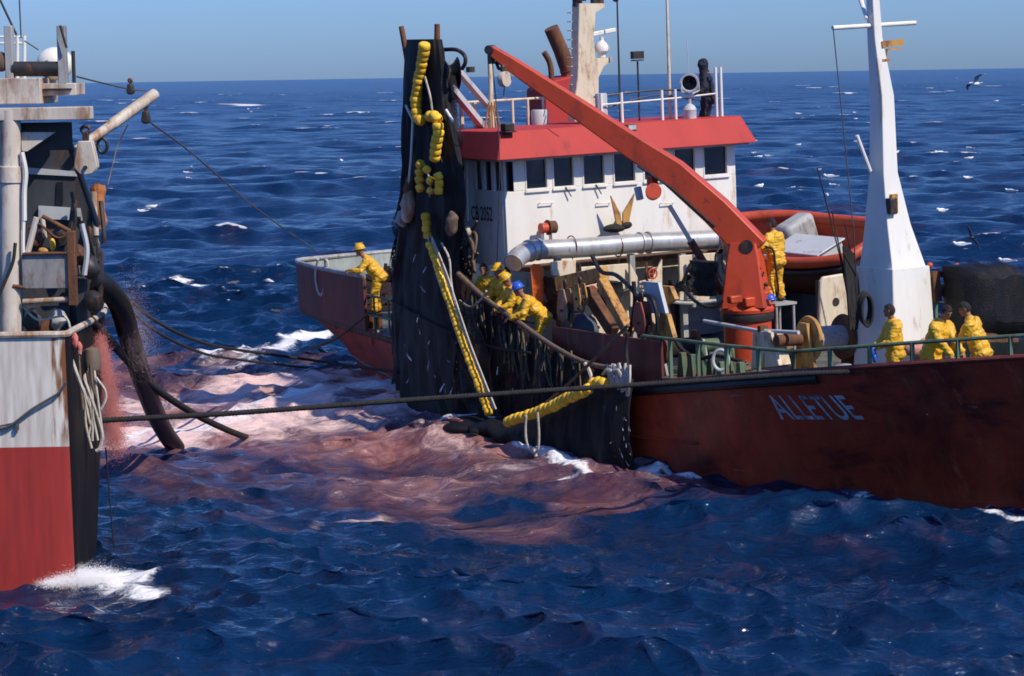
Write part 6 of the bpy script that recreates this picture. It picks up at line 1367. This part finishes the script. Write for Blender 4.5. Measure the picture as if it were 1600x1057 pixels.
def gull(pos, rz_, fly, dark, s, label, group, roll=0.0, pitch=0.0):
    if (fly, dark) not in GP: GP[(fly, dark)] = gull_parts(fly, dark)
    b, k, ws = GP[(fly, dark)]; o = bpy.data.objects.new('gull', b); COL.objects.link(o); o.matrix_world = Matrix.Translation(pos) @ Matrix.Rotation(rz_, 4, 'Z') @ Matrix.Rotation(pitch, 4, 'Y') @ Matrix.Rotation(roll, 4, 'X') @ Matrix.Scale(s, 4)
    for n, me in (('beak', k), ('wing', ws[0]), ('wing', ws[1])): c = bpy.data.objects.new(n, me); COL.objects.link(c); c.parent = o
    tag(o, label, 'bird', group); return o
rnd = random.Random(9)
GRP = "white gulls settled on the far water"
for (x, y, s) in ((1297, 276, 1.5), (1302, 290, 1.1), (1187, 291, 1.3), (1176, 240, 1.2), (1186, 245, 1.0), (1247, 178, 1.6), (1268, 182, 1.6), (1399, 238, 1.3), (1469, 239, 1.7), (1471, 329, 1.2), (1557, 158, 1.6), (1515, 232, 1.2), (1495, 122, 2.0), (1200, 244, 1.0), (1292, 305, 1.0)):
    gull(sea_at(x, y, .35), rnd.uniform(0, 6.3), False, False, s * 1.35, 'small white gull sitting on the blue sea beyond the vessels', GRP)
gull(sea_at(222, 330, .25), R(200), False, False, 1.2, 'left one of two gulls sitting on the sea right of the left vessel', 'pair of gulls near the left vessel')
gull(sea_at(238, 323, .25), R(20), False, False, 1.3, 'right one of two gulls sitting on the sea right of the left vessel', 'pair of gulls near the left vessel')
gull(sea_at(1501, 382, .9), R(185), False, False, 1.35, 'white gull just landing beside the dark winged bird', None)
gull(sea_at(1518, 372, 1.0), R(120), True, True, .85, 'dark bird with raised wings beside the landing white gull', None, roll=R(55))
gull(onD(1523, 131, 120), R(200), True, False, 1.25, 'white gull gliding just below the horizon at upper right', None, roll=R(25))
gull(onD(1572, 408, 70), R(150), False, False, .95, 'white gull floating behind the dark netting heap on the bow', None)
gull(sea_at(365, 442, .5), R(30), False, True, .8, 'dark seabird riding the small breaking wave', None)
gull(sea_at(432, 487, .4), R(160), False, True, .8, 'dark seabird swimming near the seiner stern', None)
# ------------------------------------------------------------------ loose gear on the working deck
def heap(name, px, py, v, r, n, m, label, cat_, sx=1.0, sz=.5, tr=(.02, .04), seed=1, where=None):
    rnd = random.Random(seed); g = G()
    for k in range(n):
        a = rnd.uniform(0, 6.28); rr_ = r * math.sqrt(rnd.random()); P = []
        for q in range(4):
            a += rnd.uniform(.4, 1.2); rr_ = max(.05, min(r, rr_ + rnd.uniform(-.3, .3) * r)); P.append(V(rr_ * math.cos(a) * sx, rr_ * math.sin(a), sz * r * (1 - (rr_ / r) ** 2) * rnd.uniform(.3, 1.1)))
        g.tube(catmull(P, 4), rnd.uniform(*tr), 5)
    o = g.build(name, m, None, 60); o.matrix_world = at_ship(where if where is not None else (hit_v(px, py, v) if abs(v) < 99 else hit_z(px, py, 1.76))); tag(o, label, cat_); return o
heap('rope_heap', 1085, 452, -1.0, .38, 40, rope_d, 'black heap of hose and line above the left grey fish bin', 'rope', seed=2, sz=.9)
heap('rope_heap', 1150, 575, 100, .40, 30, rope_b, 'brown rope heap on deck under the bow rail by the crane', 'rope', seed=3)
heap('rope_heap', 948, 512, 100, .35, 30, rope_b, 'brown rope heap at the foot of the yellow gallows leg', 'rope', seed=4)
heap('rope_heap', 1232, 566, 100, .35, 26, rope_d, 'dark rope heap beside the yellow winch frame', 'rope', seed=5)
if 0: heap('rope_heap', 1530, 545, -.9, .40, 30, rope_w, 'pale rope heap on deck behind the rightmost crewman', 'rope', seed=6, sz=.35)
p = hit_v(610, 412, .4); heap('net_heap', 0, 0, 0, 1.6, 150, netbr, 'brown black net heaped on the stern deck behind the hanging net', 'net', seed=7, sx=.9, sz=.7, tr=(.06, .13), where=V(p.x, .4, 1.75))
heap('rope_heap', 700, 408, -3.2, .34, 30, rope_b, 'old brown rope heap lodged right of the hanging black net', 'rope', seed=8, sz=.9)
# white specks of fish and floats in the heap, odd boxes
def crate(px, py, v, s, rz_, m, label):
    e = empty('crate', at_ship(hit_z(px, py, 1.76), rz_), label, 'crate'); a, b, h = s
    g = G(); g.box((0, 0, .015), (a, b, .03)); g.build('bottom', m, e)
    for sg in (1, -1):
        g = G()
        for k in range(3): g.box((0, sg * (b / 2 - .01), .05 + h * (k + .4) / 3), (a, .02, h / 3 - .03))
        g.build('side', m, e, bevel=.004)
        g = G()
        for k in range(3): g.box((sg * (a / 2 - .01), 0, .05 + h * (k + .4) / 3), (.02, b - .045, h / 3 - .03))
        g.build('end', m, e, bevel=.004)
woodm = mat('worn wood', (.26, .15, .07), .8, var=.3, stain=.3, scale=6)
crate(1058, 505, -1.6, (.6, .4, .35), R(20), woodm, 'brown slatted wooden crate in front of the left grey fish bin')
crate(890, 505, -2.7, (.55, .4, .4), R(-15), greyp, 'grey slatted crate on deck below the brown worn pulley block')
crate(1225, 555, -1.6, (.5, .4, .3), R(5), woodm, 'small wooden crate between the cream fairlead frame and winch')
def bucket(px, py, v, m, label):
    e = empty('bucket', at_ship(hit_z(px, py, 1.76)), label, 'bucket')
    g = G(); g.lathe([(.0, 0), (.11, 0), (.15, .3), (.16, .31), (.145, .30), (.105, .02), (0, .02)], (0, 0, 0), n=20, cap=False); g.build('pail', m, e)
    g = G(); g.tube([V(.15 * math.cos(t), .02, .3 + .14 * math.sin(t)) for t in np.linspace(0, 3.14, 12)], .008, 5); g.build('handle', darkst, e)
bucket(1100, 560, -2.2, black, 'black bucket on deck behind the green rail brackets')
bucket(1345, 545, -.9, bluep, 'blue bucket on deck left of the lone man by the foremast')
bucket(932, 508, -2.6, lwhite, 'white bucket under the yellow gallows')
# hoses and hanging lines over the gear
ship_tube('hose', [hit_v(x, y, v) for x, y, v in ((1090, 400, -1), (1075, 420, -1.2), (1070, 450, -1.3), (1085, 470, -1.4), (1110, 480, -1.2), (1130, 470, -1.0))], .035, black, 'black hose looping down left of the crane column', 'hose')
ship_tube('hose', [hit_v(x, y, -2.4) for x, y in ((850, 440), (856, 470), (870, 500), (900, 515), (935, 512))], .04, black, 'black hose curving past the orange oilskin to the gallows', 'hose')
ship_tube('hose', [hit_v(x, y, -2.3) for x, y in ((1040, 470), (1048, 500), (1060, 540), (1090, 560), (1120, 556), (1160, 566))], .04, rope_d, 'dark hose running along the deck under the grey fish bin', 'hose')
ship_tube('wire', [hit_v(768, 84, -3.9), hit_v(780, 240, -3.9), hit_v(776, 420, -3.4), hit_v(772, 545, -3.9)], .012, wire, 'thin fall wire dropping from the crane boom tip past the registration number', 'wire', 5)
ship_tube('wire', [hit_v(776, 98, -3.8), hit_v(850, 150, -2.2), hit_v(905, 170, -1.5)], .010, wire, 'slack wire running under the red crane boom near its tip', 'wire', 5)
# gas bottles against the deckhouse
for k, px in enumerate((1048, 1062)):
    p = hit_u(px, 470, -5.7); e = empty('gas_cylinder', at_ship(V(p.x, p.y, 1.74)), '%s of two dark gas cylinders standing against the cream casing' % ('left' if k == 0 else 'right'), 'gas cylinder')
    g = G(); g.lathe([(.11, 0), (.115, .02), (.115, 1.15), (.08, 1.28), (.035, 1.33), (.035, 1.4), (0, 1.4)], (0, 0, 0), n=20, cap=False); g.build('bottle', darkst, e); g = G(); g.cyl((-.05, 0, 1.37), (.05, 0, 1.37), .02, n=8); g.build('valve', yellowst, e)
# fittings along the boom and on the wheelhouse front
g = G()
for k in (2, 3, 4): 
    c = cen[k]; g.beam(c + bs * (-ws[k] / 2 - .03) + V(0, 0, -.1), c + bs * (-ws[k] / 2 - .03) + V(0, 0, .1), .05, .1)
g.build('hose_clip', darkst, boom)
P = [c + bs * (-w_ / 2 - .035) + V(0, 0, .06) for c, w_ in zip(cen, ws)]
for dz in (0, -.07):
    g = G(); g.tube(catmull([p + V(0, 0, dz) for p in P[:6]], 5), .02, 6); g.build('hydraulic_line', darkst, boom)
for px in (842, 932, 1032):
    g = G(); p = hit_u(px, 318, WU + .02); g.tube([p, p + V(.06, 0, 0), p + V(.06, .35, 0), p + V(0, .35, 0)], .014, 6); g.build('grab_rail', white, wh)
# left vessel: extra gear inside the frame
for k, (x, y, s, m_) in enumerate(((52, 505, .16, lgreyd), (72, 512, .12, rustm), (90, 500, .14, greyp), (58, 376, .12, rustm), (96, 372, .13, darkst), (122, 400, .14, rustm), (140, 420, .15, darkst), (146, 470, .16, darkst))):
    g = G(); g.ball(l(x, y, 1.6), (s, s, s * 1.2), None, 12, 8); g.v = [tuple(Vector(q) + .07 * mnoise.noise_vector(Vector(q) * 6)) for q in g.v]; g.build('gear', m_, ship2)
for pts, r_, m_ in (([(40, 360), (60, 350), (90, 372), (118, 360)], .022, rustm), ([(112, 300), (118, 340), (112, 380), (120, 430)], .03, darkst), ([(128, 350), (136, 390), (132, 430)], .045, lgrey), ([(36, 480), (60, 500), (100, 495), (112, 520)], .02, rope_w), ([(2, 300), (10, 360), (4, 430)], .015, rustm), ([(120, 520), (124, 580), (130, 640)], .03, rope_b)):
    g = G(); g.tube(catmull([l(x, y, 1.1) for x, y in pts]), r_, 6); g.build('line', m_, ship2)
# more gulls over and on the sea
rnd = random.Random(19)
for k in range(16):
    x, y = rnd.choice([(rnd.uniform(1160, 1345), rnd.uniform(150, 320)), (rnd.uniform(1420, 1595), rnd.uniform(150, 400)), (rnd.uniform(260, 600), rnd.uniform(150, 330))])
    gull(sea_at(x, y, .35), rnd.uniform(0, 6.3), False, False, rnd.uniform(1.0, 1.7), 'small white gull sitting on the blue sea beyond the vessels', GRP)

# ------------------------------------------------------------------ fixed deck machinery
def vent(u, v, h):
    g = G(); g.lathe([(.1, 1.7), (.09, 1.74), (.09, 1.7 + h), (.2, 1.7 + h - .02), (.21, 1.7 + h + .03), (.14, 1.7 + h + .1), (0, 1.7 + h + .12)], (u, v, 0), n=18, cap=False); g.build('mushroom_vent', greyp, vessel)
for u, v, h in ((1.0, .6, .8), (4.2, -1.9, .6), (-2.6, .3, .9)): vent(u, v, h)
def bollard(u, v):
    b = empty('bollard'); b.parent = vessel
    g = G(); g.box((u, v, 1.74), (.7, .25, .06)); g.build('base', greyp, b)
    for du in (-.2, .2): g = G(); g.lathe([(.09, 1.77), (.09, 2.12), (.12, 2.13), (.12, 2.18), (0, 2.2)], (u + du, v, 0), n=16, cap=False); g.build('post', rustm, b)
for u, v in ((3.0, -2.7), (6.3, -1.8), (-13.5, -2.7)): bollard(u, v)
# a second winch abaft the gallows, with its rusty drum and motor
w2 = empty('deck_winch'); w2.parent = vessel
c = hit_v(1060, 520, -1.9); c = V(c.x, c.y, 2.25); ax = V(.25, 1, 0).normalized()
g = G(); g.cyl(c - ax * .35, c + ax * .35, .2, n=20); g.build('drum', rope_d, w2)
for s_ in (-.37, .37): g = G(); g.lathe([(0, -.03), (.34, -.03), (.35, 0), (.34, .03), (0, .03)], c + ax * s_, ax, 24, cap=False); g.build('flange', rustm, w2)
for s_ in (-.46, .46): g = G(); q = c + ax * s_; g.prism([V(q.x - .3, q.y, 1.71), V(q.x + .3, q.y, 1.71), V(q.x + .1, q.y, 2.4), V(q.x - .1, q.y, 2.4)], ax * .05); g.build('side_frame', greyp, w2, 30)
g = G(); g.cyl(c + ax * .5, c + ax * .85, .14, n=16); g.build('motor', green, w2)
# windlass on the fore deck
w3 = empty('windlass'); w3.parent = vessel
c = V(7.0, -.2, 2.2); g = G(); g.box((7.0, -.2, 1.95), (.7, .8, .5)); g.build('gearbox', greyp, w3, bevel=.04)
for s_ in (-1, 1): g = G(); g.lathe([(.2, 0), (.11, .1), (.11, .26), (.2, .36)], c + V(0, .4 * s_, 0), V(0, s_, 0), 20); g.build('warping_head', rustm, w3)
# pipework and valve wheels along the casing and round the crane foot
for pts, r_, m_ in (([(1040, 470), (1075, 474), (1118, 470)], .04, greyp), ([(870, 448), (872, 480), (905, 490)], .045, rustm), ([(930, 452), (960, 458), (985, 452)], .035, darkst), ([(1010, 410), (1012, 440), (1040, 450)], .03, rustm), ([(1085, 398), (1086, 440), (1084, 480)], .05, greyp), ([(905, 412), (908, 450)], .04, darkst)):
    g = G(); g.tube(catmull([hit_u(x, y, -4.85) for x, y in pts]), r_, 8); g.build('deck_pipe', m_, vessel)
for x, y in ((925, 455), (1020, 428), (1098, 440)):
    c = hit_u(x, y, -4.75); g = G(); g.tube([c + V(0, .11 * math.cos(t), .11 * math.sin(t)) for t in np.linspace(0, 6.2832, 20)], .018, 6); g.beam(c + V(0, -.11, 0), c + V(0, .11, 0), .02, .02); g.beam(c + V(0.012, 0, -.11), c + V(0.012, 0, .11), .02, .02); g.build('valve_wheel', crane_red, vessel)
# dark nets and oilskins slung over the gallows and casing
rnd = random.Random(71)
for (x, y, v, w_, h_, m_, lab) in ((868, 465, -2.7, .35, .9, netbr, 'brown net curtain slung beside the brown worn pulley block'), (1100, 435, -1.6, .45, .7, netm, 'black net bundle slung over the cream casing left of the crane'), (955, 470, -2.6, .30, .8, rope_d, 'dark bundle of line hung under the yellow gallows beam')):
    c = hit_v(x, y, v); g = G(); rows = []
    for t in np.linspace(0, 1, 12): rows.append([V(w_ * (1 - .3 * t) * math.cos(a) + .12 * mnoise.noise(V(a * 2, t * 4, x)), .16 * math.sin(a) + .1 * mnoise.noise(V(a * 3, t * 5, x + 3)), h_ * (.5 - t)) for a in np.linspace(0, 6.2832, 22, endpoint=False)])
    g.grid(rows, True); g.add(rows[0], [tuple(range(22))]); o = g.build('net_bundle', m_, None, 70); o.matrix_world = at_ship(c); tag(o, lab, 'net')
